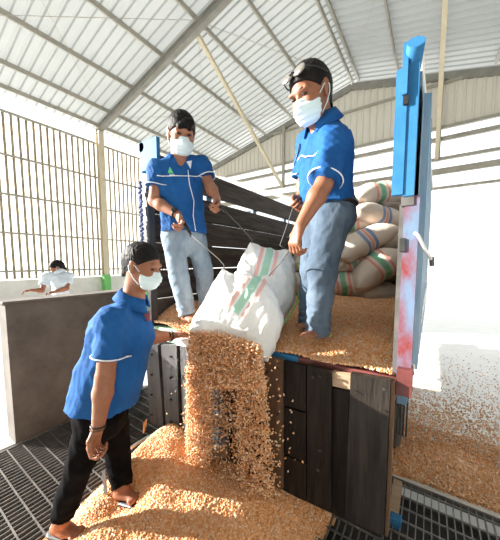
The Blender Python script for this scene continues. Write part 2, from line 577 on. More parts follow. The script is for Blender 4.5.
# ------------------------------------------------------------------ corn
KV = np.array([(-.5, -.28, -.62), (.5, -.28, -.62), (.5, .28, -.62), (-.5, .28, -.62), (-.28, -.2, .62), (.28, -.2, .62), (.28, .2, .62), (-.28, .2, .62)])
KF = np.array([(3, 2, 1, 0), (4, 5, 6, 7), (0, 1, 5, 4), (1, 2, 6, 5), (2, 3, 7, 6), (3, 0, 4, 7)])


def kernels(pos, size, seed, vertical=False):
    r = np.random.default_rng(seed); n = len(pos)
    q = r.normal(size=(n, 4)); q /= np.linalg.norm(q, axis=1)[:, None]
    w, x, y, z = q.T
    R = np.stack([1-2*(y*y+z*z), 2*(x*y-z*w), 2*(x*z+y*w), 2*(x*y+z*w), 1-2*(x*x+z*z), 2*(y*z-x*w), 2*(x*z-y*w), 2*(y*z+x*w), 1-2*(x*x+y*y)], 1).reshape(n, 3, 3)
    sz = size*r.uniform(0.8, 1.25, n)
    v = np.einsum('nij,kj->nki', R, KV)*sz[:, None, None]+pos[:, None, :]
    f = KF[None]+8*np.arange(n)[:, None, None]
    rnd = np.repeat(r.beta(1.6, 1.6, n), 8)
    return v.reshape(-1, 3), f.reshape(-1, 4), rnd


def heap(hf, xs, ys, step, keep=None):
    gx, gy = np.arange(xs[0], xs[1]+step, step), np.arange(ys[0], ys[1]+step, step)
    X, Y = np.meshgrid(gx, gy, indexing='ij'); Z = hf(X, Y)
    v = np.stack([X, Y, Z], -1).reshape(-1, 3); nx, ny = X.shape
    i = (np.arange(nx-1)[:, None]*ny+np.arange(ny-1)).ravel()
    f = np.stack([i, i+ny, i+ny+1, i+1], 1)
    if keep is not None:
        k = keep(X, Y).ravel(); f = f[k[f].any(1)]
    return v, f


def corn_stuff(name, parts, label, cat='corn'):
    V, Fc, Rn, n = [], [], [], 0
    for v, f, r in parts:
        V.append(v); Fc.append(f+n); Rn.append(r); n += len(v)
    o = mesh_np(name, np.concatenate(V), np.concatenate(Fc), M['corn'], smooth=False, attrs={'rnd': np.concatenate(Rn)})
    return put(o, label, cat, kind='stuff')


def smoothstep(a, b, x):
    t = np.clip((x-a)/(b-a), 0, 1); return t*t*(3-2*t)


# ================================================================== THE BUILDING
WX, FY, GY = -11.7, 6.0, 11.85          # left wall, portal frame, gable end
RX, RZ, EZ = -3.0, 9.05, 7.0            # ridge and eave
SL = (RZ-EZ)/(RX-WX)


def roofz(x): return RZ-SL*abs(x-RX)


# floor with the pit left open
fl = thing('floor', (2, 6, 0), kind='structure')
f = MB(); f.box((-0.02-12, 1.94, -0.12), (9, 12.2, 0)); f.build('floor_slab', M['floor'], fl)
f = MB(); f.box((-12.0, -1.2, -0.12), (-2.70, 1.94, 0)); f.build('floor_slab', M['floor'], fl)
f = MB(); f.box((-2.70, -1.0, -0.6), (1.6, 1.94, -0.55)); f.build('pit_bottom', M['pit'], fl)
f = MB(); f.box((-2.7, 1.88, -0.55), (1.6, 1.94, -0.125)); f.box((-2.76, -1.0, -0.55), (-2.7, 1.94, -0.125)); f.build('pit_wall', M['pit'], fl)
g = MB()
for a, b in (((-60, 12.2, -.3), (60, 80, -.12)), ((-60, -30, -.3), (-12, 12.2, -.12)), ((5.7, -30, -.3), (60, 12.2, -.12)), ((-12, -30, -.3), (5.7, -9.8, -.12))): g.box(a, b)
put(g.build('ground', M['ground']), kind='structure')

# low concrete wall beside the pit
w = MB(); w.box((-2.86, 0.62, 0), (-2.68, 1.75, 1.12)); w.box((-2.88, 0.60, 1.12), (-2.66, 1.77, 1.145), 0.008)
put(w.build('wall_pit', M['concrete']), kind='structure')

# left wall: plinth, cladding sheets, ribs, rails
wl = thing('wall_left', (WX, 6, 0), kind='structure')
MBx = MB(); MBx.box((WX-0.1, 0.6, 0), (WX, GY, 0.82)); MBx.build('plinth', M['white'], wl)
for y0, y1 in ((0.7, 5.86), (6.14, GY)):
    n = 4; dy = (y1-y0)/n
    for i in range(n):
        m_ = MB(); m_.box((WX-0.012, y0+i*dy+0.004, 0.86), (WX, y0+(i+1)*dy-0.004, 6.30)); m_.build('cladding_sheet', M['clad'], wl)
r0 = MB(); r0.box((WX, 0.77, 0.86), (WX+0.028, 0.84, 6.3)); r0 = r0.build('cladding_rib', M['rib'], wl)
copies(r0, [(0, 0.2*i, 0) for i in range(1, 55) if abs(0.8+0.2*i-FY) > 0.16], wl)
for z in (1.13, 2.4, 3.66, 4.92, 6.28):
    for y0, y1 in ((0.6, FY-0.12), (FY+0.12, GY)):
        b = MB(); b.box((WX+0.02, y0, z-0.035), (WX+0.09, y1, z+0.035)); b.build('rail', M['purlin'], wl)
for i, (y0, y1) in enumerate(((6.3, 7.6), (7.7, 9.6), (9.8, 11.7))):
    b = MB(); b.box((WX-0.02, y0, 6.34), (WX+0.01, y1, 6.72-0.05*i)); b.build('upper_sheet', M['clad'], wl)

# frames
for k, (y, zdrop) in enumerate(((FY, 0.16),)):
    for sgn, xe in ((-1, WX), (1, 2*RX-WX)):
        b = MB(); a1, a2 = A(xe, y, EZ-0.16), A(RX, y, RZ-0.16)
        b.bar(a1, a2, 0.018, 0.26); b.bar(a1+A(0, 0, -.13), a2+A(0, 0, -.13), 0.17, 0.02); b.bar(a1+A(0, 0, .13), a2+A(0, 0, .13), 0.17, 0.02)
        put(b.build('rafter', M['steel']), kind='structure')
        b = MB(); s_ = -sgn
        b.box((xe-0.02, y-0.13, 0), (xe+0.22, y-0.11, EZ-0.2)) if sgn < 0 else b.box((xe-0.22, y-0.13, 0), (xe+0.02, y-0.11, EZ-0.2))
        c0 = thing('column', (xe, y, 0), kind='structure')
        b = MB(); b.box((xe-0.0, y-0.11, 0.9), (xe+0.02, y+0.11, EZ-0.1)); b.box((xe+0.02, y-0.012, 0.9), (xe+0.24, y+0.012, EZ-0.1)); b.box((xe+0.24, y-0.11, 0.9), (xe+0.26, y+0.11, EZ-0.1)); b.box((xe+0.02, y+0.05, 0.9), (xe+0.24, y+0.11, EZ-0.1))
        b.build('column_shaft', M['cream'], c0)
        b = MB(); b.box((xe-0.0, y-0.13, 0.0), (xe+0.28, y+0.13, 0.9)); b.build('column_base', M['greenp'], c0)

# roof: corrugated sheets on purlins
ce = thing('ceiling', (RX, 6, EZ), kind='structure')


def sheet(sgn, x1=None):
    sp, n = 0.28, 4; ys, zs = [], []
    for i in range(n):
        for t, z in ((0, 0), (0.52, 0), (0.62, 0.045), (0.88, 0.045), (0.98, 0)):
            ys.append((i+t)*sp); zs.append(z)
    ys.append(n*sp); zs.append(0)
    x1 = x1 or (WX-0.5 if sgn < 0 else 2*RX-WX+0.5)
    v = [(x, -0.4+y, roofz(x)+z+0.16) for x in (RX, x1) for y, z in zip(ys, zs)]
    m = len(ys)
    f_ = [(i, i+1, m+i+1, m+i) for i in range(m-1)]
    return MB().add(v, f_)


for sg in (-1, 1):
    o = sheet(sg).build('roof_sheet', M['roof'], ce)
    copies(o, [(0, 1.12*i, 0) for i in range(1, 12)], ce)
    if sg < 0: o = sheet(sg, -8.9).build('roof_sheet', M['roof'], ce); o.location.y -= 1.12  # unseen left slope behind the viewer, shaped short to let the sun in
    copies(o, [(0, -1.12*i, 0) for i in range(1, 9)], ce)  # unseen roof behind the viewer, added to hold back skylight
    for d in (0.13, 1.6, 2.95, 4.5, 6.2, 7.75, 8.72):
        x = RX+sg*d
        b = MB(); z = roofz(x)+0.10
        b.box((x-0.028, -0.4, z-0.08), (x+0.028, GY+0.6, z+0.06)); b.build('purlin', M['purlin'], ce)
for (xa, ya, xb, yb) in ((-10.9, 0.6, -5.9, 5.9), (-5.9, 0.6, -10.9, 5.9), (-10.8, 6.1, -6.0, 11.7), (-6.0, 6.1, -10.8, 11.7), (-5.8, 6.1, -3.2, 11.7), (-3.1, 11.7, -0.5, 6.1)):
    b = MB(); b.tube([(xa, ya, roofz(xa)-0.06), (xb, yb, roofz(xb)-0.06)], 0.008, 6); b.build('bracing_rod', M['purlin'], ce)

# gable end
wb = thing('wall_back', (RX, GY, 0), kind='structure')


def gable_sheet(x0, x1):
    sp = 0.24; m_ = MB(); v, f_ = [], []
    n = max(1, round((x1-x0)/sp)); sp = (x1-x0)/n
    pr = []
    for i in range(n):
        for t, d in ((0, 0), (0.55, 0), (0.66, 0.04), (0.86, 0.04), (0.97, 0)): pr.append((x0+(i+t)*sp, d))
    pr.append((x1, 0))
    for x, d in pr:
        zt = roofz(x)-0.62
        v += [(x, GY-d, 6.08), (x, GY-d, max(zt, 6.1))]
    for i in range(len(pr)-1): f_.append((2*i, 2*i+2, 2*i+3, 2*i+1))
    return m_.add(v, f_)


xg = np.linspace(WX+1.2, 2*RX-WX-1.2, 16)
for a, b_ in zip(xg[:-1], xg[1:]): gable_sheet(a, b_).build('cladding_sheet', M['gable'], wb)
for x0, x1 in ((WX, RX), (RX, 2*RX-WX)):
    b = MB(); b.bar((x0, GY-0.05, roofz(x0)-0.52), (x1, GY-0.05, roofz(x1)-0.52), 0.16, 0.24); b.build('gable_rafter', M['steel'], wb)
for z, h_, x0, x1 in ((7.58, 0.07, -6.6, 0.6), (6.1, 0.10, WX, 5.6), (5.72, 0.14, WX, 5.6), (5.05, 0.10, WX, 5.6), (4.62, 0.20, WX, 5.6), (4.05, 0.08, WX, 5.6)):
    b = MB(); b.box((x0, GY-0.16, z-h_/2), (x1, GY-0.045, z+h_/2)); b.build('rail', M['purlin'], wb)
for x in (-6.0, 0.04):
    b = MB(); b.box((x-0.06, GY-0.26, 4.95), (x+0.06, GY-0.16, roofz(x)-0.6)); b.build('gable_post', M['purlin'], wb)
for x in (WX, 2*RX-WX):
    b = MB(); b.box((x-0.1, GY-0.1, 0), (x+0.14, GY+0.1, 6.9)); b.build('corner_post', M['cream'], wb)
for x in (-6.05, 0.0):
    b = MB(); b.bar((x, FY+0.05, 8.2 if x < -3 else 8.2), (x, GY-0.25, 5.05), 0.11, 0.11); put(b.build('brace', M['cream']), kind='structure')

# unseen sides of the hall behind the viewer, added to cut the skylight
b = MB(); b.box((2*RX-WX, -9.8, 0), (2*RX-WX+0.1, GY, EZ)); put(b.build('wall_right', M['gable']), kind='structure')
b = MB(); b.box((-8.9, -9.9, 0), (2*RX-WX, -9.8, 7.6)); put(b.build('wall_front', M['gable']), kind='structure')
b = MB(); b.box((2*RX-WX-2, -9.8, -0.12), (2*RX-WX, -1.0, 0)); b.box((-12, -9.8, -0.12), (2*RX-WX-2, -1.2, 0)); b.build('floor_slab', M['floor'], fl)

# ================================================================== GRATES OVER THE PIT
def grate(x0, x1, y0, y1, name, label):
    t = thing(name, ((x0+x1)/2, (y0+y1)/2, 0), label, 'grate')
    b = MB()
    for a, c in (((x0, y0), (x1, y0)), ((x0, y1), (x1, y1)), ((x0, y0), (x0, y1)), ((x1, y0), (x1, y1))):
        b.bar((a[0], a[1], -0.02), (c[0], c[1], -0.02), 0.012, 0.04)
    b.build('frame', M['grate'], t)
    o = MB(); o.bar((x0+0.036, y0, -0.012), (x0+0.036, y1, -0.012), 0.0055, 0.02); o = o.build('bearing_bar', M['grate'], t)
    n = int((x1-x0)/0.036)-1
    copies(o, [(0.036*i, 0, 0) for i in range(1, n)], t)
    o = MB(); o.bar((x0, y0+0.09, -0.006), (x1, y0+0.09, -0.006), 0.008, 0.010); o = o.build('cross_bar', M['grate'], t)
    copies(o, [(0, 0.09*i, 0) for i in range(1, int((y1-y0)/0.09)-0)], t)


grate(-0.72, 1.06, 0.72, 1.93, 'floor_grate', 'dark steel bar grate over the pit at the right, beside the hanging tailgate')
grate(-2.66, -1.50, 0.02, 1.93, 'floor_grate', 'dark fine steel grate along the foot of the grey concrete wall')
b = MB(); b.tube([P(159, 433, 2.14), P(148, 437, 2.06), P(138, 443, 1.96), P(120, 455, 1.80)], 0.012, 8)
put(b.build('metal_pipe', M['silver'], smooth=True), 'thin pale metal pipe lying along the upper left edge of the corn pile', 'pipe')

# ================================================================== TRUCK
TX0, TX1, TY0, TY1, BZ = -1.90, -0.10, 1.295, 4.45, 0.90
truck = thing('truck', ((TX0+TX1)/2, TY0, 0), 'blue and red open-backed truck with plank sides, unloading corn over its lowered tailgate', 'truck')
b = MB(); b.box((TX0, TY0+0.03, 0.80), (TX1, TY1, BZ)); b.build('bed_floor', M['darkwood'], truck)
for x in (-1.35, -0.65):
    b = MB(); b.box((x-0.05, TY0+0.1, 0.62), (x+0.05, TY1+0.5, 0.80)); b.build('chassis_rail', M['rubber'], truck)
for x0, x1, m_, lb in ((TX0, -1.52, 'palegreen', 'pale green painted end of the rear sill'), (-1.52, -0.93, 'redp', None), (-0.93, -0.56, 'bluep', 'blue painted stretch of the rear sill'), (-0.56, TX1, 'darkred', 'dark red stretch of the rear sill')):
    b = MB(); b.box((x0, TY0-0.02, 0.835), (x1, TY0+0.05, 0.945), 0.006); b.build('rear_sill', M[m_], truck, label=lb)
# left plank wall
ls = thing('left_side_wall', (-1.87, 2.8, 0.9), parent=truck)
zs = [(0.91, 1.14), (1.15, 1.38), (1.388, 1.60), (1.608, 1.83), (1.838, 2.045), (2.095, 2.305)]
for z0, z1 in zs:
    b = MB(); b.box((-1.89, TY0+0.03, z0), (-1.845, TY1, z1), 0.005); b.build('plank', M['plank'], ls)
for y in (2.05, 2.9, 3.75):
    b = MB(); b.box((-1.935, y-0.04, 0.8), (-1.897, y+0.04, 2.3)); b.build('stake', M['bluer'], ls)
b = MB(); b.box((-1.88, TY0-0.03, 0.62), (-1.79, TY0+0.03, 2.22), 0.004); b.build('left_rear_post', M['greywood'], truck)
b = MB()
pa, pb = ony(141, 146, 1.25), ony(156, 166, 1.25)
b.box((pa[0], 1.235, pb[2]-0.02), (pb[0]+0.03, 1.265, pa[2]+0.02), 0.005); b.tube([(pa[0]+0.02, 1.235, pa[2]-0.02), (pa[0]+0.02, 1.29, pa[2]-0.02)], 0.035, 12)
b.build('left_post_cap', M['bluep'], truck, label='blue metal cap of the left rear post')
b = MB()
for i in range(18):
    z = 2.05-i*0.035
    b.tube([(-1.835+0.01*sin(i*2.1), 1.245, z), (-1.85+0.012*cos(i*1.7), 1.235, z-0.02), (-1.83, 1.24, z-0.033)], 0.012, 6)
b.build('knotted_rope', mat('dark_blue_rope', (0.03, 0.05, 0.12), 0.8, c2=(0.2, 0.25, 0.4), scale=40), truck)
b = MB(); b.tube([ony(146.5, 285, 1.24), ony(147, 326, 1.24)], 0.011, 8); b.build('green_rod', M['greenp'], truck)
# right side wall: ribbed outside, rear post with plates and latch
rs = thing('right_side_wall', (-0.1, 2.8, 0.9), parent=truck)
v, f_ = [], []
ys = []
for i in range(12):
    y0 = TY0+0.075+i*0.26
    ys += [(y0, 0), (y0+0.10, 0), (y0+0.115, 0.028), (y0+0.235, 0.028), (y0+0.25, 0)]
for y, d in ys: v += [(-0.058+d, y, 0.93), (-0.058+d, y, 2.20)]
for i in range(len(ys)-1): f_.append((2*i, 2*i+2, 2*i+3, 2*i+1))
MB().add(v, f_).build('ribbed_outer_panel', M['bluer'], rs)
for z0, z1 in ((0.92, 1.22), (1.228, 1.53), (1.538, 1.84), (1.848, 2.18)):
    b = MB(); b.box((-0.118, TY0+0.07, z0), (-0.092, TY1, z1), 0.004); b.build('plank', M['plank'], rs)
b = MB(); b.box((-0.118, TY0+0.07, 2.18), (-0.065, TY1, 2.24), 0.004); b.build('top_rail', M['bluer'], rs)
b = MB(); b.box((-0.14, TY0+0.05, 0.80), (-0.060, TY1, 0.90), 0.004); b.build('bottom_rail', M['bluer'], rs)


def plate(x0, x1, ya, yb, y, th, m_, name, lb=None, parent=truck, bev=0.003):
    """upright plate whose outline reads x0..x1, ya..yb at truck depth y"""
    p, q = ony(x0, (ya+yb)/2, y), ony(x1, (ya+yb)/2, y)
    zt, zb = ony((x0+x1)/2, ya, y)[2], ony((x0+x1)/2, yb, y)[2]
    bb = MB(); bb.box((p[0], y, zb), (q[0], y+th, zt), bev)
    return bb.build(name, m_, parent, label=lb)


plate(400, 415, 196, 394, 1.29, 0.07, M['peel'], 'right_rear_post', 'rear post with red paint peeling off blue')
plate(395.5, 400, 205, 386, 1.30, 0.04, M['greysteel'], 'post_channel', 'worn grey steel channel beside the post')
plate(401, 414, 196, 206, 1.285, 0.02, M['greysteel'], 'post_patch')
plate(394, 405.5, 69, 195, 1.275, 0.02, M['bluep'], 'post_plate', 'bright blue upper plate of the post')
plate(405.5, 417, 60, 196, 1.28, 0.05, M['bluep'], 'post_plate')
plate(402.5, 408, 42, 94, 1.262, 0.012, M['bluep'], 'hinge_strip')
plate(403, 408.5, 94, 104.5, 1.268, 0.012, M['black'], 'slot', 'dark square slot in the post')
c_ = ony(416.5, 44, 1.26)
b = MB(); b.tube([c_+A(0, -0.015, 0), c_+A(-0.02, 0.10, -0.06)], 0.031, 20); b.build('hinge_tube', M['bluep'], truck, smooth=True, label='blue tube end at the top of the post')
plate(396, 412, 370, 397, 1.255, 0.08, M['darkred'], 'post_foot', 'dark red block at the foot of the post')
plate(399.5, 405, 238, 252, 1.283, 0.012, M['rubber'], 'latch_plate')
b = MB(); b.tube([P(414.5, 233, 1.11), P(418, 235, 1.10), P(424, 248, 1.10), P(431.5, 260, 1.12)], 0.0075, 10); b.build('latch_lever', M['silver'], truck, smooth=True, label='white curved latch lever')
b = MB(); b.tube([P(431.5, 257, 1.12), P(432, 266, 1.12)], 0.0095, 10); b.build('lever_knob', M['greysteel'], truck, smooth=True)
b = MB(); b.tube([P(411, 372, 1.22), P(414.5, 350, 1.36), P(421, 312, 1.8), P(427, 283, 2.9)], 0.013, 10); b.build('side_rail', M['silver'], truck, smooth=True)
b = MB(); b.tube([P(411.3, 373, 1.205), P(411.3, 373, 1.22)], 0.013, 14); b.build('reflector', M['reflector'], truck, label='small red reflector')
b = MB(); b.tube([P(421.5, 48, 1.27), P(423, 80, 1.35), P(426, 110, 1.5), P(429, 150, 1.85), P(432, 190, 2.5)], 0.010, 8); b.build('tarp_cord', M['white'], truck, smooth=True)
# wheels and mud flap
for x0, x1 in ((-0.36, -0.12), (-1.86, -1.62)):
    w_ = thing('wheel', ((x0+x1)/2, 2.35, 0.42), parent=truck)
    b = MB(); n = 28; prof = [(0.20, x0+0.03), (0.38, x0+0.01), (0.415, x0+0.04), (0.42, (x0+x1)/2), (0.415, x1-0.04), (0.38, x1-0.01), (0.20, x1-0.03)]
    v = [(x, 2.35+r*cos(2*pi*k/n), 0.42+r*sin(2*pi*k/n)) for r, x in prof for k in range(n)]
    f_ = [(i*n+k, i*n+(k+1) % n, (i+1)*n+(k+1) % n, (i+1)*n+k) for i in range(len(prof)-1) for k in range(n)]
    b.add(v, f_); b.build('tyre', M['rubber'], w_, smooth=True)
    b = MB(); b.tube([(x0+0.04, 2.35, 0.42), (x1-0.04, 2.35, 0.42)], 0.205, 24); b.build('rim', M['greysteel'], w_)
b = MB(); b.tube([(-1.7, 2.35, 0.42), (-0.3, 2.35, 0.42)], 0.05, 10); b.build('axle', M['rubber'], truck)
b = MB()
p = ony(397, 400, 1.40); q = ony(410, 400, 1.40)
for i in range(4):
    x = p[0]+(q[0]-p[0])*i/4
    b.box((x, 1.40, 0.62), (x+(q[0]-p[0])/4-0.006, 1.42, 0.84))
b.build('mud_flap', M['rubber'], truck)
b = MB(); b.box((-1.86, 4.40, 0.9), (-0.15, 4.45, 1.9)); b.build('headboard', M['plank'], truck)

# hanging tailgate, board by board
tg = thing('tailgate', (-1.0, 1.27, 0.85), parent=truck)


def board(xt0, xt1, yt, xb0, xb1, yb, y, th, m_, name='board', lb=None):
    a, b_, c, d = ony(xt0, yt[0], y), ony(xt1, yt[1], y), ony(xb0, yb[0], y), ony(xb1, yb[1], y)
    o = A(0, th, 0); m2 = MB()
    m2.hexa([c, d, d+o, c+o, a, b_, b_+o, a+o])
    return m2.build(name, m_, tg, label=lb)


board(145, 157.5, (343, 345), 150, 163.5, (423, 428.5), 1.235, 0.03, M['greywood'], lb='grey worn leftmost board')
board(161, 176.5, (345, 345), 166, 179.5, (430, 436), 1.235, 0.03, M['greywood'], lb='second grey worn board with bolts')
board(180, 200, (346, 350), 183, 203, (440, 452), 1.235, 0.03, M['greywood'])
board(203, 206.5, (352, 353), 205, 208.5, (455, 458), 1.245, 0.02, M['darkwood'])
board(212, 229, (352, 354), 212.5, 229, (462, 474), 1.235, 0.03, M['greywood'])
board(233, 246, (353, 355), 232, 245, (470, 480), 1.238, 0.028, M['brownwood'])
board(249, 262, (354, 356), 248, 261, (476, 486), 1.245, 0.02, M['darkwood'])
board(264, 281.5, (356.5, 361), 265, 282, (482, 490), 1.225, 0.035, M['brownwood'], lb='reddish brown board with bolt holes')
board(283, 306, (360.5, 366), 283, 306, (405, 412), 1.25, 0.02, M['darkwood'])
board(283, 306, (406.5, 413.5), 283, 306, (453, 463), 1.247, 0.023, M['darkwood'])
board(283, 306, (454.5, 464.5), 282.5, 306, (490, 502), 1.25, 0.02, M['darkwood'])
board(307, 331.5, (365, 371.5), 307, 331, (502, 513), 1.228, 0.03, M['darkwood'])
board(332, 349, (388, 391), 331, 345, (505, 520), 1.25, 0.02, M['darkwood'])
board(332, 350.5, (372, 375.5), 332, 350, (386, 390), 1.24, 0.03, M['lightwood'], 'wood_block', 'short pale wood block set across the top')
board(350.5, 390.5, (374, 380.5), 345, 384, (520, 536), 1.222, 0.035, M['dusty'], lb='wide dark board with a paler sunlit top corner')
board(391, 395, (381, 382), 385, 388, (536, 537), 1.23, 0.05, M['brownwood'])
for (x, y) in ((210, 416), (210, 447)):
    board(x, x+15, (y, y+2), x, x+15, (y+9, y+12), 1.205, 0.03, M['lightwood'], 'wood_block')
board(176, 192, (339, 341.5), 176, 192, (345, 348), 1.20, 0.05, M['white'], 'corner_plate', 'white painted plate on the upper edge')
# backing rails across the tailgate
for z0, z1 in ((0.24, 0.34), (0.55, 0.64), (0.78, 0.85)):
    b = MB(); b.box((TX0+0.02, 1.272, z0), (TX1-0.04, 1.30, z1)); b.build('crosspiece', M['darkwood'], tg)
b = MB(); b.box((TX0+0.03, 1.302, 0.14), (TX1-0.05, 1.315, 0.85)); b.build('gap_backdrop', M['darkwood'], tg)  # dark sheet added behind the boards so their gaps read as shade
b = MB()
for x, ys_ in ((151, (355, 375, 395, 415)), (170, (357, 378, 400, 422)), (178, (360, 380)), (267, (372, 392, 412, 432, 452, 472)), (278, (368, 399, 414, 443, 466)), (313, (377,)), (320, (376,)), (384, (389,)), (320, (450,)), (318, (470,))):
    for y_ in ys_:
        p = ony(x, y_, 1.224); b.tube([p+A(0, -0.004, 0), p+A(0, 0.012, 0)], 0.0075, 8)
b.build('bolts', M['rubber'], tg, kind='stuff')

# ================================================================== CORN
nz = lambda x, y: 0.012*np.sin(9*x+3*y)+0.01*np.sin(14*y-5*x+1)+0.008*np.sin(23*x+1.3)*np.sin(19*y)


def pile_h(x, y):
    # a broad low mound under the spout, running out over the grates
    left = smoothstep(0, 0.34, (x+1.90)-0.27*(1.285-y)-0.0)
    right = smoothstep(0, 0.36, -0.36-x+0.25*(y-1.3))
    back = 1-smoothstep(1.25, 1.7, y)
    e = left*right*back
    return -0.02+e*(0.17+0.13*np.exp(-(((x+1.40)/0.34)**2+((y-1.08)/0.26)**2))+0.06*np.exp(-(((x+1.15)/0.35)**2+((y-0.6)/0.3)**2))-0.13*np.exp(-(((x+1.36)/0.13)**2+((y-0.74)/0.13)**2))-0.10*np.exp(-(((x+1.42)/0.15)**2+((y-0.47)/0.15)**2))+nz(x, y))


v, f = heap(pile_h, (-2.0, -0.2), (0.05, 1.7), 0.012, keep=lambda x, y: pile_h(x, y) > -0.012)
n = 46000
px = np.stack([rng.uniform(-1.95, -0.3, n), rng.uniform(0.25, 1.6, n)], 1)
hz = pile_h(px[:, 0], px[:, 1]); ok = hz > -0.008
pp = np.column_stack([px[ok], hz[ok]+rng.uniform(-0.002, 0.005, ok.sum())])
corn_stuff('corn_pile', [(v, f, rng.uniform(0.1, 0.8, len(v))), kernels(pp, 0.0088, 3)], 'low spreading pile of orange corn kernels on the ground in front of the tailgate')


def bed_h(x, y):
    z = 0.952+0.085*smoothstep(1.30, 1.62, y)+0.03*smoothstep(1.7, 3.0, y)
    z = z+0.07*np.exp(-(((x+1.72)/0.22)**2+((y-1.55)/0.3)**2))+0.03*np.exp(-(((x+.58)/0.16)**2+((y-1.36)/0.14)**2))+0.035*np.exp(-(((y-1.95-0.1*x)/0.16)**2))*smoothstep(-0.9, -0.4, x)
    z = z-0.02*np.exp(-(((y-1.72-0.1*x)/0.1)**2))*smoothstep(-0.9, -0.4, x)
    return z+nz(x*0.8+2, y)


v, f = heap(bed_h, (-1.845, -0.12), (1.285, 4.3), 0.014)
n = 52000
yy = 1.285+2.2*rng.uniform(0, 1, n)**1.3
px = np.stack([rng.uniform(-1.84, -0.12, n), yy], 1)
pp = np.column_stack([px, bed_h(px[:, 0], px[:, 1])+rng.uniform(-0.002, 0.005, n)])
corn_stuff('corn_load', [(v, f, rng.uniform(0.1, 0.8, len(v))), kernels(pp, 0.0088, 5)], 'layer of loose orange corn kernels covering the truck bed round the men')

# corn falling from the sack's mouth
pos = []
def fall(n, x0a, x1a, x0b, x1b, ya, yb, dep, thick, pw=1.0, soft=0.12, tilt=0):
    t = rng.uniform(0, 1, n)**pw; u = rng.uniform(0, 1, n)+rng.normal(0, soft, n)*(0.35+0.65*t)
    xp = (x0a+(x1a-x0a)*u)*(1-t)+(x0b+(x1b-x0b)*u)*t
    yp = ya+(yb-ya)*t+rng.normal(0, 1.5, n)+tilt*np.clip(u, 0, 1)**2*(1-t)
    yw = dep+rng.normal(0, thick, n)
    for i in range(n): pos.append(ony(xp[i], yp[i], yw[i]))
fall(12500, 190, 260, 189, 262, 331, 388, 1.11, 0.028, soft=.04, tilt=16)
fall(9500, 187, 213, 187, 209, 372, 470, 1.11, 0.028, soft=.07)
fall(3600, 236, 264, 240, 274, 374, 495, 1.13, 0.03, pw=1.2, soft=.12)
fall(650, 212, 240, 210, 242, 376, 490, 1.14, 0.03, pw=1.3, soft=.10)
fall(600, 184, 276, 180, 286, 350, 480, 1.10, 0.04)
pos = np.array(pos)
corn_stuff('falling_corn', [kernels(pos, 0.0074, 9)], 'stream of orange corn kernels falling from the tilted white sack past the tailgate')

# corn spilt on the floor at the right
n = 20000
yy = 1.97+rng.exponential(0.55, n); xx = np.where(rng.uniform(0, 1, n) < .75, rng.uniform(-0.35, 0.95, n), 0.95+np.abs(rng.normal(0, .35, n)))
ok = (yy < 5.5); pp = np.column_stack([xx[ok], yy[ok], np.full(ok.sum(), 0.003)])
v, f = heap(lambda x, y: 0.012*np.sin(7*x)*np.sin(6*y)-0.006+0.022*smoothstep(2.62, 2.1, y)*smoothstep(1.95, 2.05, y), (-0.35, 0.95), (1.955, 2.75), 0.015, keep=lambda x, y: (0.012*np.sin(7*x)*np.sin(6*y)-0.006+0.022*smoothstep(2.62, 2.1, y)) > 0)
n2 = 7000
xx, yy = np.where(rng.uniform(0, 1, n2) < .85, rng.uniform(-0.35, 0.95, n2), 0.95+np.abs(rng.normal(0, .2, n2))), 1.96+0.75*rng.uniform(0, 1, n2)**1.3
p2 = np.column_stack([xx, yy, 0.012+0.015*smoothstep(2.62, 2.1, yy)])
corn_stuff('spilled_corn', [(v, f, rng.uniform(0.2, 0.9, len(v))), kernels(pp, 0.0088, 11), kernels(p2, 0.0088, 12)], 'corn kernels scattered over the pale concrete floor beyond the right grate')

# ================================================================== SACKS
def pillow(name, c, L, W, Hh, tilt, yawd, roll, m, label, group, seed):
    """filled woven sack: long axis L (half lengths), seams flat at both ends"""
    nu, nv = 40, 36
    u = np.linspace(-1, 1, nu); th = np.linspace(0, 2*pi, nv, endpoint=False)
    U, T = np.meshgrid(u, th, indexing='ij')
    env = np.maximum(1-np.abs(U)**3.6, 0)**0.6
    hh = Hh*env+0.006; ww = W*(0.92+0.08*env)
    sx = lambda t, e: np.sign(t)*np.abs(t)**e
    y = ww*sx(np.cos(T), 0.75); z = hh*sx(np.sin(T), 0.9)
    x = L*U*(1-0.05*np.abs(np.cos(T))*(1-np.abs(U)))
    r = np.random.default_rng(seed)
    p = r.uniform(0, 6.28, 6)
    puck = 0.016*np.abs(np.sin(T*5+p[0]+2*U))*np.abs(U)**4 + 0.009*np.sin(5*U+p[1]+np.cos(T)*2)+0.008*np.sin(9*U-3*T+p[2])
    z = z+puck*np.sign(np.sin(T))*env; y = y+0.012*np.sin(3*U+p[3])
    z = z-0.05*U*U*Hh/0.15+0.02*np.sin(2*U+p[4])
    v = np.stack([x, y, z], -1).reshape(-1, 3)
    a = radians(tilt); yw = radians(yawd)
    ax = nrm(cos(a)*(XR*cos(yw)+YF*sin(yw))+ZU*sin(a))
    fw = nrm(-XR*sin(yw)+YF*cos(yw)); up = np.cross(ax, fw)
    rr = radians(roll); fw2 = fw*cos(rr)+up*sin(rr); up2 = np.cross(ax, fw2)
    w = A(*c)+v[:, :1]*ax+v[:, 1:2]*fw2+v[:, 2:]*up2
    i = np.arange(nu-1)[:, None]*nv; j = np.arange(nv)[None]; j2 = (j+1) % nv
    f = np.stack([i+j, i+j2, i+nv+j2, i+nv+j], -1).reshape(-1, 4)
    o = mesh_np(name, w, f[:, ::-1], m, attrs={'s': (U*L+0.012*np.sin(3*T)).ravel()})
    put(o, label, 'sack', group)
    # stitched seam along one end
    e = MB(); k = [w[(nu-1)*nv+q] for q in range(0, nv//2+1)]
    e.tube([p_+ax*0.004 for p_ in k], 0.006, 5); e2 = e.build('stitched_seam', M['sack_plain'], o)
    return o


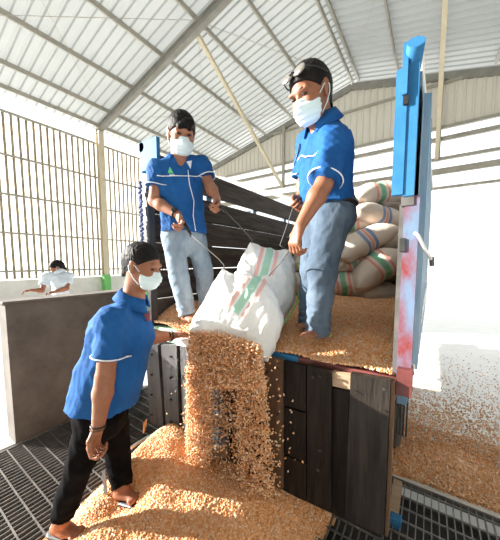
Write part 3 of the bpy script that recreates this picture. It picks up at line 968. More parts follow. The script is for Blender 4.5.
GS = 'sacks stacked at the front of the truck bed'
SK = [  # px, py, depth, L, W, H, tilt, yaw, roll, material, label
    (384, 293, 3.06, .30, .24, .13, -8, 12, 0, 'sack_plain', 'plain beige sack lying lowest at the right, under the big green-banded sack'),
    (345, 287, 3.06, .32, .24, .145, 2, -5, 0, 'sack_green', 'beige sack with an upright green band, lowest in the stack beside the standing man'),
    (306, 284, 3.20, .30, .24, .13, 0, 0, 0, 'sack_plain', 'plain beige sack on the corn between the white poured sack and the denim legs'),
    (383, 270, 2.96, .335, .25, .16, 28, 5, -12, 'sack_green', 'big beige sack with slanting green and red bands, tilted at the front of the stack'),
    (352, 262, 3.16, .30, .24, .11, 14, 5, 0, 'sack_green', 'beige sack with a dull green band squeezed under the big blue-banded sack'),
    (320, 258, 3.32, .30, .24, .13, 0, 0, 0, 'sack_plain', 'plain beige sack mostly hidden behind the thighs of the standing man'),
    (369, 242, 3.06, .345, .25, .135, 24, 4, -8, 'sack_blue', 'large beige sack with blue and red bands, tilted in the middle of the stack'),
    (402, 243, 3.24, .26, .24, .12, -6, 0, 0, 'sack_plain', 'plain beige sack behind the right end of the middle blue-banded sack'),
    (346, 242, 3.30, .25, .24, .11, 10, 0, 0, 'sack_plain', 'plain beige sack behind the left end of the middle blue-banded sack'),
    (351, 222, 3.34, .26, .24, .10, -4, 0, 0, 'sack_green', 'flat beige sack with a green band, on the left below the stack top'),
    (384, 215, 3.24, .34, .25, .125, -12, 6, 0, 'sack_blue', 'beige sack with slanting blue and red bands, high in the stack beside the blue post'),
    (353, 206, 3.36, .27, .24, .11, -18, 0, 0, 'sack_green', 'beige sack behind the standing man, second highest on the left'),
    (399, 201, 3.44, .22, .24, .11, -8, 0, 0, 'sack_plain', 'plain beige sack at the right under the topmost sack'),
    (381, 192, 3.36, .30, .25, .14, 3, 4, 0, 'sack_green', 'topmost beige sack, with upright green and red bands'),
    (400, 268, 3.30, .24, .24, .13, 6, 0, 0, 'sack_plain', 'plain beige sack squeezed between the big green-banded sack and the truck post'),
    (322, 232, 3.50, .30, .24, .13, 0, 0, 0, 'sack_plain', 'plain beige sack hidden behind the waist of the standing man'),
]
for i, q in enumerate(SK):
    pillow('corn_sack', P(q[0], q[1], q[2]-.2)+YF*.2, q[3], q[4], q[5], q[6], q[7], q[8], M[q[9]], q[10], GS, i)


# the sack being emptied: an inner fold behind, the full front part and its open mouth
def poly_sd(x, z, poly):
    d = np.full(x.shape, 9.0); ins = np.zeros(x.shape, bool); n = len(poly)
    for i in range(n):
        a, b = poly[i], poly[(i+1) % n]
        e = b-a; wx, wz = x-a[0], z-a[1]
        t = np.clip((wx*e[0]+wz*e[1])/(e@e), 0, 1)
        d = np.minimum(d, np.hypot(wx-t*e[0], wz-t*e[1]))
        c = ((a[1] > z) != (b[1] > z)) & (x < (b[0]-a[0])*(z-a[1])/(b[1]-a[1]+1e-12)+a[0])
        ins ^= c
    return np.where(ins, d, -d)


def puffed(sd, pix, depth, slope, T, D, k):
    """a plump bag whose side view is the given outline, bulging T either way"""
    c0 = P(250, 295, depth)
    poly = []
    for x, y in pix:
        p = P(x, y, depth)-c0; poly.append((p@XR, p[2]))
    poly = np.array(poly)

    def fn(p):
        q = p-c0; x, y, z = q@XR, q@YF, q[..., 2]
        s = poly_sd(x, z, poly)
        u = np.clip(s/D, 0, 1)
        th = T*np.sqrt(1-(1-u)**2)
        yy = np.abs(y-slope[0]*x-slope[1]*z)
        return np.where(s > 0, (yy-th)*0.6, np.maximum(-s, (yy-T*0.2)*0.6))
    pts = np.array([c0+XR*a+ZU*b for a, b in poly])
    sd.raw(fn, pts.min(0)-0.25, pts.max(0)+0.25, k)


sk = S()
puffed(sk, [(250, 242), (262, 246), (277, 249), (291, 250), (297, 262), (300, 281), (296, 303), (285, 322), (270, 335), (250, 325), (236, 290), (237, 266)], 1.70, (0.25, 0.1), 0.13, 0.12, 0.0)
puffed(sk, [(222, 269), (232, 274), (244, 268), (258, 276), (272, 287), (278, 300), (282, 318), (275, 340), (268, 354), (256, 352), (240, 347), (222, 338), (205, 332), (190, 331), (193, 318), (202, 302), (213, 282)], 1.585, (-0.15, 0.30), 0.12, 0.12, 0.006)
# hollow of the mouth
mo0, mo1 = P(200, 345, 1.60), P(250, 362, 1.47)
sk.cone(mo0, mo1, 0.065, 0.075, 0.01, sub=True)
_w1, _w2 = wrinkles(5, 0.006, 11), wrinkles(8, 0.004, 24)


def sack_attr(v):
    q = v-P(250, 295, 1.62)
    n = v@YF
    # band of two red lines and a green one, shifted where the cloth folds over
    out = np.zeros(len(v))
    for i, p in enumerate(v):
        d = p-A(0, 0, EYE); Y = d@YF; zc = Y*_cp-d[2]*_sp; yc = d[2]*_cp+Y*_sp
        out[i] = 0
    return out


def band(v, a, b):
    d = nrm(b-a); q = v-a
    along = q@d
    side = np.cross(d, nrm(YF)); return q@nrm(side), along/np.linalg.norm(b-a)


def sack_s(v):
    s1, t1 = band(v, P(258, 277, 1.55), P(236, 310, 1.50))
    s2, t2 = band(v, P(272, 244, 1.66), P(262, 280, 1.62))
    front = (v@YF) < 1.60+0.0*s1
    low = (v[:, 2] < P(260, 276, 1.6)[2])
    s = np.where(low, s1*1.05, s2*1.05)
    t = np.where(low, t1, t2)
    ok = (t > -0.12) & (t < 1.08) & (v@YF < 1.74)
    return np.where(ok, s, 0.5)


psack = sk.build('poured_sack', 0.0075, M['poured'], disp=lambda v: _w1(v)+_w2(v), attr=sack_s, relax=1)
put(psack, 'big white woven sack with green and red print, pouring corn at the truck edge', 'sack')
e = MB()
e.tube([P(299, 262, 1.63), P(301, 280, 1.66), P(297, 303, 1.66), P(286, 321, 1.62), P(276, 331, 1.58)], 0.006, 6)
e.build('green_seam', M['greenp'], psack, smooth=True, label='green edge seam of the white sack')

# ================================================================== PEOPLE
class Frame:
    def __init__(s, c, f, up, sc=1.0):
        s.c = A(*c); s.f = nrm(f); l = nrm(np.cross(up, s.f)); s.l = l; s.u = np.cross(s.f, l); s.s = sc

    def p(s, f, l, u): return s.c+s.s*(s.f*f+s.l*l+s.u*u)

    def ax(s): return np.array([s.f, s.l, s.u])


def add_head(b, H, neck):
    k = H.s; ax = H.ax()
    b.ell(H.p(-.012, 0, .035), A(.098, .076, .088)*k, ax, 0.02)
    b.ell(H.p(.022, 0, -.035), A(.072, .062, .088)*k, ax, 0.03)
    b.ell(H.p(.045, 0, -.088), A(.042, .042, .030)*k, ax, 0.03)
    b.cone(H.p(.086, 0, .004), H.p(.108, 0, -.036), .008*k, .013*k, 0.012)
    b.cone(H.p(.082, .045, .022), H.p(.086, -.045, .022), .009*k, .009*k, 0.015)
    for s_ in (-1, 1):
        b.ell(H.p(.092, s_*.031, .002), A(.012, .017, .011)*k, ax, 0.008, sub=True)
        b.cone(H.p(-.008, s_*.080, .016), H.p(-.004, s_*.076, -.030), .018*k, .011*k, 0.006, flat=(H.l, 0.6))
        b.ell(H.p(-.004, s_*.094, -.002), A(.008, .006, .014)*k, ax, 0.004, sub=True)
        b.ell(H.p(.060, s_*.040, -.028), A(.028, .022, .025)*k, ax, 0.02)
    b.cone(H.p(.078, .016, -.072), H.p(.078, -.016, -.072), .010*k, .010*k, 0.01)
    b.cone(neck, H.p(-.025, 0, -.05), .060, .054*k, 0.03)


def hair_cap(H, name, parent, line=0.055, fringe=0.0, grow=0.010, seed=1):
    k = H.s; ax = H.ax(); h = S()
    h.ell(H.p(-.014, 0, .038), (A(.098, .076, .088)+grow)*k, ax, 0.02)
    h.cone(H.p(-.06, 0, .02), H.p(-.078, 0, -.06), .058*k, .040*k, 0.03)
    nn = nrm(-H.u+H.f*0.72)
    h.cut(H.p(.09, 0, line), nn)
    for s_ in (-1, 1): h.ell(H.p(.002, s_*.088, -.014), A(.026, .03, .036)*k, ax, 0.006, sub=True)
    if fringe:
        h.cone(H.p(.078, .04, line+.02), H.p(.092, -.03, line-fringe), .020*k, .014*k, 0.02)
        h.cone(H.p(.085, .01, line+.02), H.p(.092, .03, line-fringe), .018*k, .012*k, 0.02)
    w = wrinkles(seed, 0.0012, 70)
    return h.build(name, 0.0045, M['hair'], parent, disp=w, relax=0)


def face_bits(H, parent, mask=True):
    k = H.s; ax = H.ax()
    for s_ in (-1, 1):
        e = S(); e.ell(H.p(.084, s_*.031, .001), A(.010, .014, .006)*k, ax); e.build('eye', 0.003, M['eye'], parent)
        e = S(); e.chain([H.p(.093, s_*.014, .023), H.p(.091, s_*.032, .026), H.p(.079, s_*.052, .021)], [.003*k, .0035*k, .002*k], 0.002); e.build('eyebrow', 0.0035, M['hair'], parent)
    if not mask: return
    m_ = S()
    m_.ell(H.p(.028, 0, -.060), A(.086, .072, .072)*k, ax, 0.01)
    m_.cone(H.p(.088, 0, -.012), H.p(.108, 0, -.045), .012*k, .018*k, 0.025)
    m_.cut(H.p(.030, 0, 0), -H.f*1.0-H.u*0.15)
    m_.cut(H.p(.09, 0, -.008), H.u+H.f*0.12)
    m_.cut(H.p(.04, 0, -.118), -H.u-H.f*0.1)
    pl = lambda v: 0.0016*k*np.sin(((v-H.c)@H.u)/k*2*pi/0.022)
    mo = m_.build('face_mask', 0.0045, M['mask'], parent, disp=pl)
    for s_ in (-1, 1):
        e = MB()
        e.tube([H.p(.036, s_*.071, -.020), H.p(.012, s_*.083, .006), H.p(-.012, s_*.086, .016), H.p(-.024, s_*.086, .0), H.p(-.018, s_*.084, -.024), H.p(.008, s_*.078, -.06), H.p(.034, s_*.060, -.092)], 0.0022*k, 6)
        e.build('ear_loop', M['mask'], mo, smooth=True)


def add_hand(b, w, d, n, t, size=1.0, curl=(0.5, 0.6, 0.7, 0.8), thumb=0.5, spread=0.06):
    """w wrist, d towards the knuckles, n out of the palm, t to the thumb side"""
    d = nrm(d); n = nrm(A(*n)-d*np.dot(n, d)); tt = np.cross(n, d); t = tt if tt@A(*t) > 0 else -tt
    z = size
    pc = A(*w)+d*0.045*z
    b.cone(A(*w), A(*w)+d*0.03*z, .024*z, .028*z, 0.015, flat=(n, .72))
    for o in (-.027, -.009, .009, .027):
        b.cone(A(*w)+d*0.02*z+t*o*0.6*z, A(*w)+d*0.086*z+t*o*z, .014*z, .0125*z, 0.012, flat=None)
    L = (.040, .045, .042, .033)
    for i, o in enumerate((.031, .0105, -.0105, -.031)):
        p = A(*w)+d*0.088*z+t*o*z; r = (.0092, .0095, .0092, .0082)[i]*z
        dd = nrm(d+t*spread*(1.5-i)); ang = 0
        pts, rs = [p], [r]
        for j, m_ in enumerate((1.0, .68, .52)):
            ang += curl[i]*(0.9, 1.1, 0.8)[j]
            p = p+(dd*cos(ang)+n*sin(ang))*L[i]*m_*z; pts.append(p); rs.append(r*(.95, .88, .75)[j])
        b.chain(pts, rs, 0.003)
    p0 = A(*w)+d*0.022*z+t*0.022*z
    p1 = p0+(d*0.55+t*0.65+n*0.35*thumb)*0.040*z
    p2 = p1+(d*0.85+t*0.25*(1-thumb)+n*0.6*thumb)*0.034*z
    p3 = p2+(d*0.85-t*0.35*thumb+n*0.7*thumb)*0.026*z
    b.chain([p0, p1, p2, p3], [.015*z, .0125*z, .0108*z, .0085*z], 0.006)
    return A(*w)+d*0.085*z+n*0.022*z


def band_on(sd, c, n, name, m, parent, r=0.004, rmax=0.2, label=None, count=30):
    e = MB(); e.tube(ring(sd, c, n, count, rmax), r, 6, closed=True)
    return put(e.build(name, m, parent, smooth=True), label=label)


def collar(N, up, fwd, r, parent, m, hgt=0.034, open_=0.5, flare=0.03):
    up = nrm(up); fwd = nrm(A(*fwd)-up*np.dot(fwd, up)); lf = np.cross(up, fwd)
    v, f = [], []; n = 26
    for i in range(n+1):
        a = open_+(2*pi-2*open_)*i/n
        d = fwd*cos(a)+lf*sin(a); fr = (1+cos(a))/2
        dz = -0.035*fr
        for rr, z in ((r-.004, -.01+dz), (r-.008, hgt+dz), (r+.004, hgt+.006+dz), (r+flare, -.006+dz-.02*fr), (r+flare-.008, -.012+dz-.02*fr), (r+.004, hgt-.006+dz)):
            v.append(A(*N)+d*rr+up*z)
    for i in range(n):
        for k in range(6):
            k2 = (k+1) % 6
            f.append((i*6+k, i*6+k2, (i+1)*6+k2, (i+1)*6+k))
    f.append(tuple(range(6))[::-1]); f.append(tuple(range(n*6, n*6+6)))
    b = MB().add(v, f)
    return b.build('collar', m, parent, smooth=True)


def watch(sd, c, n, parent, m, face_dir, label=None, name='wrist_watch', w=0.007):
    o = band_on(sd, c, n, name, m, parent, w, 0.08, label)
    e = MB(); p = A(*c)+nrm(face_dir)*0.032; e.tube([p, p+nrm(face_dir)*0.011], 0.016, 14); e.build('watch_case', M['black'], o)
    return o


def person(label, base, J, H, fr, hem, skin, shirt_m, leg_m, hands, opt):
    t = thing('person', base, label, 'person')
    b = S()
    add_head(b, H, J['neck'])
    pel, wst, chs = J['pelvis'], J['waist'], J['chest']
    b.cone(pel, wst, .125, .115, .04, flat=(fr, .72)); b.cone(wst, chs, .115, .135, .04, flat=(fr, .68))
    b.cone(chs, J['neck'], .125, .05, .05, flat=(fr, .7))
    b.cone(J['s0'], J['s1'], .052, .052, .04)
    hi = {}
    for i in '01':
        s_, e_, w_ = J['s'+i], J['e'+i], J['w'+i]
        am = opt.get('arm', 1.0)
        b.cone(s_, e_, .047*am, .036*am, .025)
        mid = e_+(w_-e_)*0.3
        b.cone(e_, mid, .037*am, .039*am, .02); b.cone(mid, w_, .039*am, .0245*am, .02)
        hd = hands[int(i)]
        hi[i] = add_hand(b, w_, *hd)
        if J.get('a'+i) is not None:
            h_, k_, a_, to = J['h'+i], J['k'+i], J['a'+i], J['t'+i]
            b.cone(h_, k_, .075, .05, .03); b.cone(k_, k_+(a_-k_)*.35, .048, .050, .02); b.cone(k_+(a_-k_)*.35, a_, .050, .034, .02)
            ff = nrm((to-a_)*A(1, 1, 0))
            heel = a_-ff*0.03+ZU*(-0.045)
            b.cone(a_, heel, .034, .030, .02); b.cone(heel, to-ff*0.06, .030, .034, .02, flat=(ZU, .7)); b.cone(to-ff*0.06, to, .034, .028, .015, flat=(ZU, .55))
            sd_ = np.cross(ZU, ff)
            for q in range(5):
                b.cone(to+sd_*(q-2)*.015, to+ff*(.025-.004*abs(q-1.5))+sd_*(q-2)*.016-ZU*.004, .010, .008, .003)
    b.build('body', opt.get('h', 0.0052), skin, t)
    # shirt
    sh = S(); hp, hn = hem
    g = opt.get('gut', 0); sf = opt.get('deep', (.72, .74, .74))
    sh.cone(chs, wst, .158+g, .155+g, .05, flat=(fr, sf[0])); sh.cone(wst, hp, .155+g, .166+g, .04, flat=(fr, sf[1]), cap=hn)
    sh.cone(chs, J['neck']-ZU*.02, .150, .062, .06, flat=(fr, sf[2]))
    sh.cone(J['s0'], J['s1'], .063, .063, .05)
    for i in '01':
        sh.cone(J['neck']-ZU*.015, J['s'+i], .052, .060, .04)
        s_, e_ = J['s'+i], J['e'+i]; q = opt.get('sleeve', .62)
        sh.cone(s_, s_+(e_-s_)*q, .068, opt.get('cuff', .070), .035, cap=True)
    nf = J['neck']+nrm(fr)*.06
    sh.cone(nf+ZU*.05, nf-ZU*opt.get('vee', .05)+nrm(fr)*.045, .050, .016, .008, sub=True)
    w1, w2 = wrinkles(opt['seed'], .0095, 8, J['neck']-pel, 0.6), wrinkles(opt['seed']+1, .0045, 17)
    so_ = sh.build('shirt', 0.0065, shirt_m, t, disp=lambda v: w1(v)+w2(v))
    if opt.get('trim', True):
        for i in '01':
            s_, e_ = J['s'+i], J['e'+i]; q = opt.get('sleeve', .62)-.045
            band_on(sh, s_+(e_-s_)*q, e_-s_, 'sleeve_piping', M['piping'], so_, .0035, .12)
    collar(J['neck']+nrm(fr)*.008+ZU*opt.get('rise', .035), nrm(H.c-J['neck'])*.6+ZU*.6, fr, .072, so_, shirt_m, hgt=.040, open_=opt.get('open', .45), flare=.036)
    # trousers
    tr = S()
    tr.cone(pel+ZU*.05, pel-ZU*.03, .140, .142, .04, flat=(fr, .78))
    for i in '01':
        h_, k_, a_ = J['h'+i], J['k'+i], J['a'+i]
        g = opt.get('leg', (.088, .070, .066, .060))
        tr.cone(h_, k_, g[0], g[1], .035); m_ = k_+(a_-k_)*.5
        tr.cone(k_, m_, g[1], g[2], .02); tr.cone(m_, a_-ZU*opt.get('drop', .0), g[2], g[3], .02, cap=True)
        hr = opt.get('hip', .085); tr.ell(h_-nrm(fr)*.045+ZU*(.02-.5*(.085-hr)), (hr, hr, hr*1.1), None, .04)
    w3 = wrinkles(opt['seed']+2, .0050, 10, ZU, 1.6); w4 = wrinkles(opt['seed']+3, .0022, 24)
    kz = (J['a0'][2]+J['a1'][2])/2

    def tdisp(v):
        low = np.clip(1-(v[:, 2]-kz)/.16, 0, 1)
        return w3(v)+w4(v)+low*.0035*np.sin(v[:, 2]*170+v[:, 0]*40+2*np.sin(v[:, 1]*35))
    tr.build('trousers', 0.0065, leg_m, t, disp=tdisp)
    hair_cap(H, 'hair', t, **opt.get('hair', {}))
    face_bits(H, t)
    return t, b, sh, tr, so_, hi


def hook(parts, label, handle_r=.011):
    """hand hook: black grip and a thin bent steel rod"""
    g0, g1, rod = parts
    t = thing('sack_hook', (np.array(g0)+np.array(g1))/2, label, 'hook', 'steel hand hooks')
    e = MB(); e.tube([g0, g0+(g1-g0)*.1, g0+(g1-g0)*.5, g0+(g1-g0)*.9, g1], [handle_r*.8, handle_r, handle_r*1.1, handle_r, handle_r*.7], 10); e.build('grip', M['black'], t, smooth=True)
    e = MB(); e.tube(rod, .0036, 6); e.build('rod', M['greysteel'], t, smooth=True)
    return t


# ---- man at the left on the truck, bending over the sack's left corner
H = Frame(P(181.5, 134, 1.87), -YF*.84+XR*.40-ZU*.42, ZU, 1.06)
J = dict(neck=P(180, 161, 1.93), chest=P(181, 185, 1.95), waist=P(182, 208, 1.98), pelvis=P(184, 230, 2.02),
         s0=P(158, 169, 1.89), e0=P(154, 201, 1.86), w0=P(178, 215, 1.78), s1=P(202, 167, 1.98), e1=P(210, 187, 1.95), w1=P(217, 198, 1.88),
         h0=P(174, 238, 1.98), k0=P(179, 277, 1.95), a0=P(187, 312, 1.94), t0=P(193, 320, 1.84), h1=P(194, 237, 2.06), k1=P(204, 271, 2.05), a1=P(207, 304, 2.14), t1=P(214, 309, 2.06))
frB = nrm(-YF*.88+XR*.35)
hb = [(P(184, 228, 1.74)-J['w0'], -YF*.3-XR*.6, XR, .95, (.9, .95, 1.0, 1.05), .7), (P(219, 206, 1.84)-J['w1'], -XR*.9-YF*.1, -YF, .95, (1.0, 1.0, 1.05, 1.1), .8)]
B_, bb, bsh, btr, bso, bh = person('man in blue shirt and pale jeans, standing at the left of the truck bed', (*((J['a0']+J['a1'])/2)[:2], 1.0), J, H, frB,
    (P(184, 233, 2.0), -ZU), M['skinlight'], M['shirt'], M['jeanlight'], hb, dict(seed=21, sleeve=.60, vee=.09, open=.85, rise=.012, leg=(.086, .072, .066, .062), drop=.02, hair=dict(line=.05, fringe=.014, seed=3)))
watch(bb, J['w0']+(J['e0']-J['w0'])*.10, J['e0']-J['w0'], B_, M['black'], -YF+ZU*.5, 'black wrist watch')
for nm, pts in (('placket', [(188, 170), (190, 185), (193, 200), (192, 215), (194, 230)]), ('chest_piping', [(160, 178), (172, 178), (185, 177), (196, 175), (204, 172)])):
    q = onto(bsh, dense([P(x, y, 1.86) for x, y in pts], 6), YF, .010)
    e = MB(); e.tube(q, .003, 6); e.build(nm, M['piping'], bso, smooth=True)
q = onto(bsh, [P(171, 168, 1.86), P(175, 175, 1.86), P(169, 175, 1.86)], YF, .005)
if len(q) == 3:
    e = MB(); o_ = YF*.006; e.add([*q, *[p+o_ for p in q]], [(0, 1, 2), (5, 4, 3), (0, 3, 4, 1), (1, 4, 5, 2), (2, 5, 3, 0)]); e.build('chest_emblem', M['logogreen'], bso, label='small green and white chest emblem')
    q = onto(bsh, [P(169, 176, 1.86), P(176, 176, 1.86), P(176, 177.5, 1.86), P(169, 177.5, 1.86)], YF, .005)
    e = MB(); e.add([*q, *[p+o_ for p in q]], [(3, 2, 1, 0), (4, 5, 6, 7), (0, 1, 5, 4), (1, 2, 6, 5), (2, 3, 7, 6), (3, 0, 4, 7)]); e.build('emblem_lettering', M['piping'], bso)
# open white facing at the neck
q = onto(bsh, [P(186, 161, 1.86), P(191, 159, 1.86), P(190, 168, 1.86)], YF, .006)
if len(q) == 3:
    e = MB(); o_ = YF*.005; e.add([*q, *[p+o_ for p in q]], [(0, 1, 2), (5, 4, 3), (0, 3, 4, 1), (1, 4, 5, 2), (2, 5, 3, 0)]); e.build('collar_facing', M['piping'], bso)

hook((P(184, 222, 1.745), P(191, 236, 1.70), [P(190, 234, 1.70), P(205, 247, 1.66), P(219, 259, 1.60), P(224, 265, 1.575), P(224, 270, 1.58), P(221, 271, 1.6)]), 'hook in the lower hand of the man in pale jeans, caught in the sack corner')
hook((P(214, 201, 1.85), P(226, 212, 1.80), [P(225, 211, 1.80), P(238, 224, 1.76), P(249, 236, 1.72), P(252, 240, 1.70), P(251, 246, 1.69)]), 'hook in the raised hand of the man in pale jeans, against the plank wall')

# ---- man at the right on the truck, in profile, sunglasses pushed up
H = Frame(P(311, 95, 1.40), -XR*.70-YF*.52-ZU*.42, ZU, 1.09)
J = dict(neck=P(323, 128, 1.45), chest=P(325, 156, 1.46), waist=P(324, 182, 1.47), pelvis=P(328, 212, 1.49),
         s0=P(310, 141, 1.58), e0=P(305, 180, 1.62), w0=P(301, 197, 1.56), s1=P(335, 145, 1.34), e1=P(324, 184, 1.27), w1=P(300, 226, 1.25),
         h0=P(319, 217, 1.56), k0=P(313, 270, 1.58), a0=P(309, 318, 1.62), t0=P(303, 325, 1.56), h1=P(333, 217, 1.42), k1=P(322, 270, 1.42), a1=P(318, 325, 1.43), t1=P(309, 335, 1.36))
frA = nrm(-XR*.88-YF*.42)
hb = [(P(297, 204, 1.54)-J['w0'], -YF*.8+XR*.2, -XR*.5+ZU, .9, (1.0, 1.0, 1.05, 1.1), .8), (P(295, 241, 1.24)-J['w1'], XR*.85+YF*.5, -XR*.3+YF, .98, (.75, .8, .85, .9), .7)]
A_, ab, ash, atr, aso, ah = person('man in blue shirt with sunglasses on his hair, standing at the right of the bed', (*((J['a0']+J['a1'])/2)[:2], 1.0), J, H, frA,
    (P(326, 206, 1.48), -ZU+XR*.10), M['skin'], M['shirt'], M['jeanmid'], hb, dict(seed=44, sleeve=.94, cuff=.080, vee=.05, arm=1.08, leg=(.095, .078, .070, .070), drop=.055, hair=dict(line=.058, seed=5, grow=.010)))
q = onto(ash, dense([P(304, 146, 1.36), P(307, 153, 1.36), P(315, 157, 1.36)], 6), YF, .010)
e = MB(); e.tube(q, .003, 6); len(q) > 1 and e.build('chest_piping', M['piping'], aso, smooth=True)
q = onto(ash, dense([P(306, 128, 1.36), P(304, 140, 1.36), P(301, 150, 1.36)], 6), YF, .004)
if len(q) > 3:
    e = MB(); e.tube(q, .0035, 6); e.build('lanyard', M['black'], A_, smooth=True)
# sunglasses above the forehead
sg = thing('sunglasses', H.p(.09, 0, .085), parent=A_)
gf = nrm(H.f*.80+H.u*.60); gu = nrm(np.cross(gf, H.l))
gx = np.array([gf, H.l, gu])
for s_ in (-1, 1):
    e = S(); e.ell(H.p(.088, s_*.036, .089), A(.008, .035, .023)*H.s, gx); e.build('lens', .0035, M['lens'], sg)
    e = MB(); e.tube([H.p(.080, s_*.068, .088), H.p(.04, s_*.090, .070), H.p(-.02, s_*.094, .045)], 0.0035, 6); e.build('temple_arm', M['black'], sg, smooth=True)
e = MB(); e.tube([H.p(.095, -.012, .092), H.p(.099, 0, .094), H.p(.095, .012, .092)], 0.004, 6); e.build('bridge', M['black'], sg, smooth=True)
# belt and waist pouch
band_on(atr, P(330, 204, 1.485), ZU+XR*.1, 'belt', M['black'], A_, .012, .25)
e = S(); e.cone(P(351, 192, 1.50), P(354, 204, 1.50), .022, .026, .01, flat=(XR, .6)); e.cone(P(350, 178, 1.50), P(352, 192, 1.50), .010, .018, .01, flat=(XR, .6)); e.build('waist_pouch', .005, M['black'], A_, label='black pouch at the back of the belt')
e = MB(); e.box((0, 0, 0), (.01, .01, .01)) if False else e.tube([P(324, 336, 1.40), P(331, 335, 1.42)], .010, 8); e.build('shoe_sole', M['yellow'], A_, smooth=True, label='yellow edge of a sole')

hook((P(292, 240, 1.255), P(301, 236, 1.27), [P(292, 241, 1.25), P(289, 251, 1.30), P(281, 262, 1.42), P(271, 273, 1.545), P(269, 276, 1.56)]), 'hook in the near hand of the man with sunglasses, crossing the printed sack')
hook((P(297, 200, 1.52), P(294, 206, 1.53), [P(294, 205, 1.53), P(289, 220, 1.56), P(282, 240, 1.60), P(280, 245, 1.60), P(284, 248, 1.59)]), 'hook with long bent rod at the front shirt hem of the man with sunglasses')

# ---- man on the ground at the left, in profile, steadying the sack
H = Frame(P(142.5, 266.5, 1.42), XR*.93-YF*.22-ZU*.20, ZU+XR*.05, .96)
J = dict(neck=P(133, 300, 1.44), chest=P(122, 333, 1.43), waist=P(113, 372, 1.41), pelvis=P(104, 408, 1.40),
         s0=P(112, 323, 1.27), e0=P(105, 378, 1.24), w0=P(98, 427, 1.21), s1=P(132, 321, 1.58), e1=P(144, 337, 1.60), w1=P(172, 336, 1.75),
         h0=P(96, 416, 1.33), k0=P(80, 463, 1.27), a0=P(62, 520, 1.21), t0=P(76, 533, 1.19), h1=P(112, 415, 1.48), k1=P(119, 460, 1.49), a1=P(122, 489, 1.42), t1=P(133, 498, 1.38))
frC = nrm(XR*.92+YF*.25)
hb = [(P(93, 447, 1.20)-J['w0'], -YF*.2+XR*.9, XR*.6-YF, 1.0, (.85, .95, 1.0, 1.1), .7), (P(186, 333, 1.79)-J['w1'], -YF*.2-ZU, -YF, .95, (.5, .55, .6, .7), .4)]
C_, cb, csh, ctr, cso, ch = person('man in blue shirt and black trousers on the corn pile, reaching to the sack', (*((J['a0']+J['a1'])/2)[:2], 0.1), J, H, frC,
    (P(103, 403, 1.40), A(0, 0, -1)-frC*.05), M['skin'], M['shirt'], M['blackcloth'], hb, dict(seed=61, sleeve=.66, vee=.04, gut=.008, deep=(.98, 1.04, .92), arm=1.15, hip=.066, rise=.008, open=.7, leg=(.088, .066, .060, .056), drop=-.01, hair=dict(line=.06, seed=8)))
e = MB(); p = P(147, 311, 1.42); e.bar(p, p-ZU*.055, .03, .006, up=YF); e.build('name_badge', M['redp'], C_, label='small red badge hanging at the chest')
watch(cb, J['w1']+(J['e1']-J['w1'])*.06, J['e1']-J['w1'], C_, M['black'], -YF+ZU*.4, 'black wrist watch')
band_on(cb, J['w0']+(J['e0']-J['w0'])*.03, J['e0']-J['w0'], 'wrist_band', M['black'], C_, .0042, .08, 'black cord round the wrist')
band_on(cb, J['w0']-(J['e0']-J['w0'])*.03, J['e0']-J['w0'], 'wrist_band', M['brownwood'], C_, .0025, .08, 'thin brown cord round the wrist')
q = onto(csh, dense([P(138, 331, 1.28), P(144, 332, 1.28), P(148, 333, 1.28)], 4), YF, .010)
if len(q) > 3:
    e = MB(); e.tube(q, .003, 6); len(q) > 1 and e.build('chest_piping', M['piping'], cso, smooth=True)
for i in '01':
    ff = nrm((J['t'+i]-J['a'+i])*A(1, 1, 0)); e = S()
    e.cone(J['a'+i]-ZU*.078-ff*.05, J['t'+i]-ZU*.022+ff*.02, .038, .040, .01, flat=(ZU, .28)); so_ = e.build('sandal', .0055, M['black'], C_)

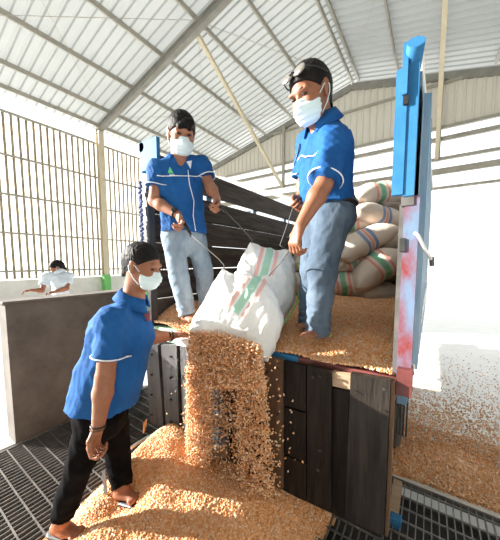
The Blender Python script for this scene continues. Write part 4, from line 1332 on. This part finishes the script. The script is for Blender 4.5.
# ---- passer-by beyond the low wall at the left edge
H = Frame(P(57, 268, 4.5), -XR*.5-YF*.4-ZU*.3, ZU, 1.0)
c0 = P(57, 268, 4.5)
pt = lambda x, y, z: A(c0[0], c0[1], 0)+XR*x+YF*y+ZU*z
J = dict(neck=pt(.01, .02, 1.27), chest=pt(.02, .02, 1.10), waist=pt(.02, .02, .95), pelvis=pt(.02, .02, .82), s0=pt(-.10, -.12, 1.20), e0=pt(-.12, -.2, .98), w0=pt(-.2, -.3, 1.0),
         s1=pt(.14, .08, 1.20), e1=pt(.17, -.04, 1.0), w1=pt(.08, -.2, .96), h0=pt(-.05, 0, .78), k0=pt(-.05, -.03, .42), a0=pt(-.05, .0, .08), t0=pt(-.12, -.1, .03), h1=pt(.09, .02, .78), k1=pt(.09, 0, .42), a1=pt(.09, .03, .08), t1=pt(.05, -.1, .03))
hb = [(-XR-YF, -ZU, XR, .9), (-XR*.6-YF, -ZU, XR, .9)]
person('man in pale shirt walking beyond the low concrete wall at the left edge', (c0[0], c0[1], 0), J, H, nrm(-XR*.5-YF*.6), (pt(.02, .02, .80), -ZU), M['skin'], M['paleshirt'], M['jeanmid'], hb, dict(seed=81, trim=False, h=.009, hair=dict(seed=11)))

# ---- small things on the grate and the pile
e = S(); p0 = P(145, 424, 2.02); e.cone(p0, P(143.5, 433, 1.98), .014, .008, .01, flat=(YF, .5)); e.cone(p0, P(147, 419, 2.02), .014, .004, .01, flat=(YF, .5))
hs = e.build('corn_husk', .004, M['husk']); put(hs, 'small orange piece of corn husk lying on the dark grate beside the leftmost board', 'husk')
b = MB(); b.bar(P(103.5, 471, 1.46), P(106, 494, 1.42), .022, .003, up=YF)
put(b.build('plastic_strip', M['greyplastic']), 'thin grey plastic strip standing in the corn beside the black trouser leg', 'strip')
b = MB(); q = onz(394, 522, 0.0); b.box((q[0]-.02, q[1]-.01, -.03), (q[0]+.035, q[1]+.04, .03), .006)
put(b.build('metal_bracket', M['bluep']), 'small blue metal bracket on the right grate beside the tailgate corner', 'bracket')
q0, q1 = onz(398, 483, 0.0), onz(393, 520, 0.0)
b = MB(); b.bar(q0+ZU*.012, q1+ZU*.012, .05, .02)
put(b.build('wooden_batten', M['lightwood']), 'corn-strewn wooden batten lying on the right grate', 'batten')
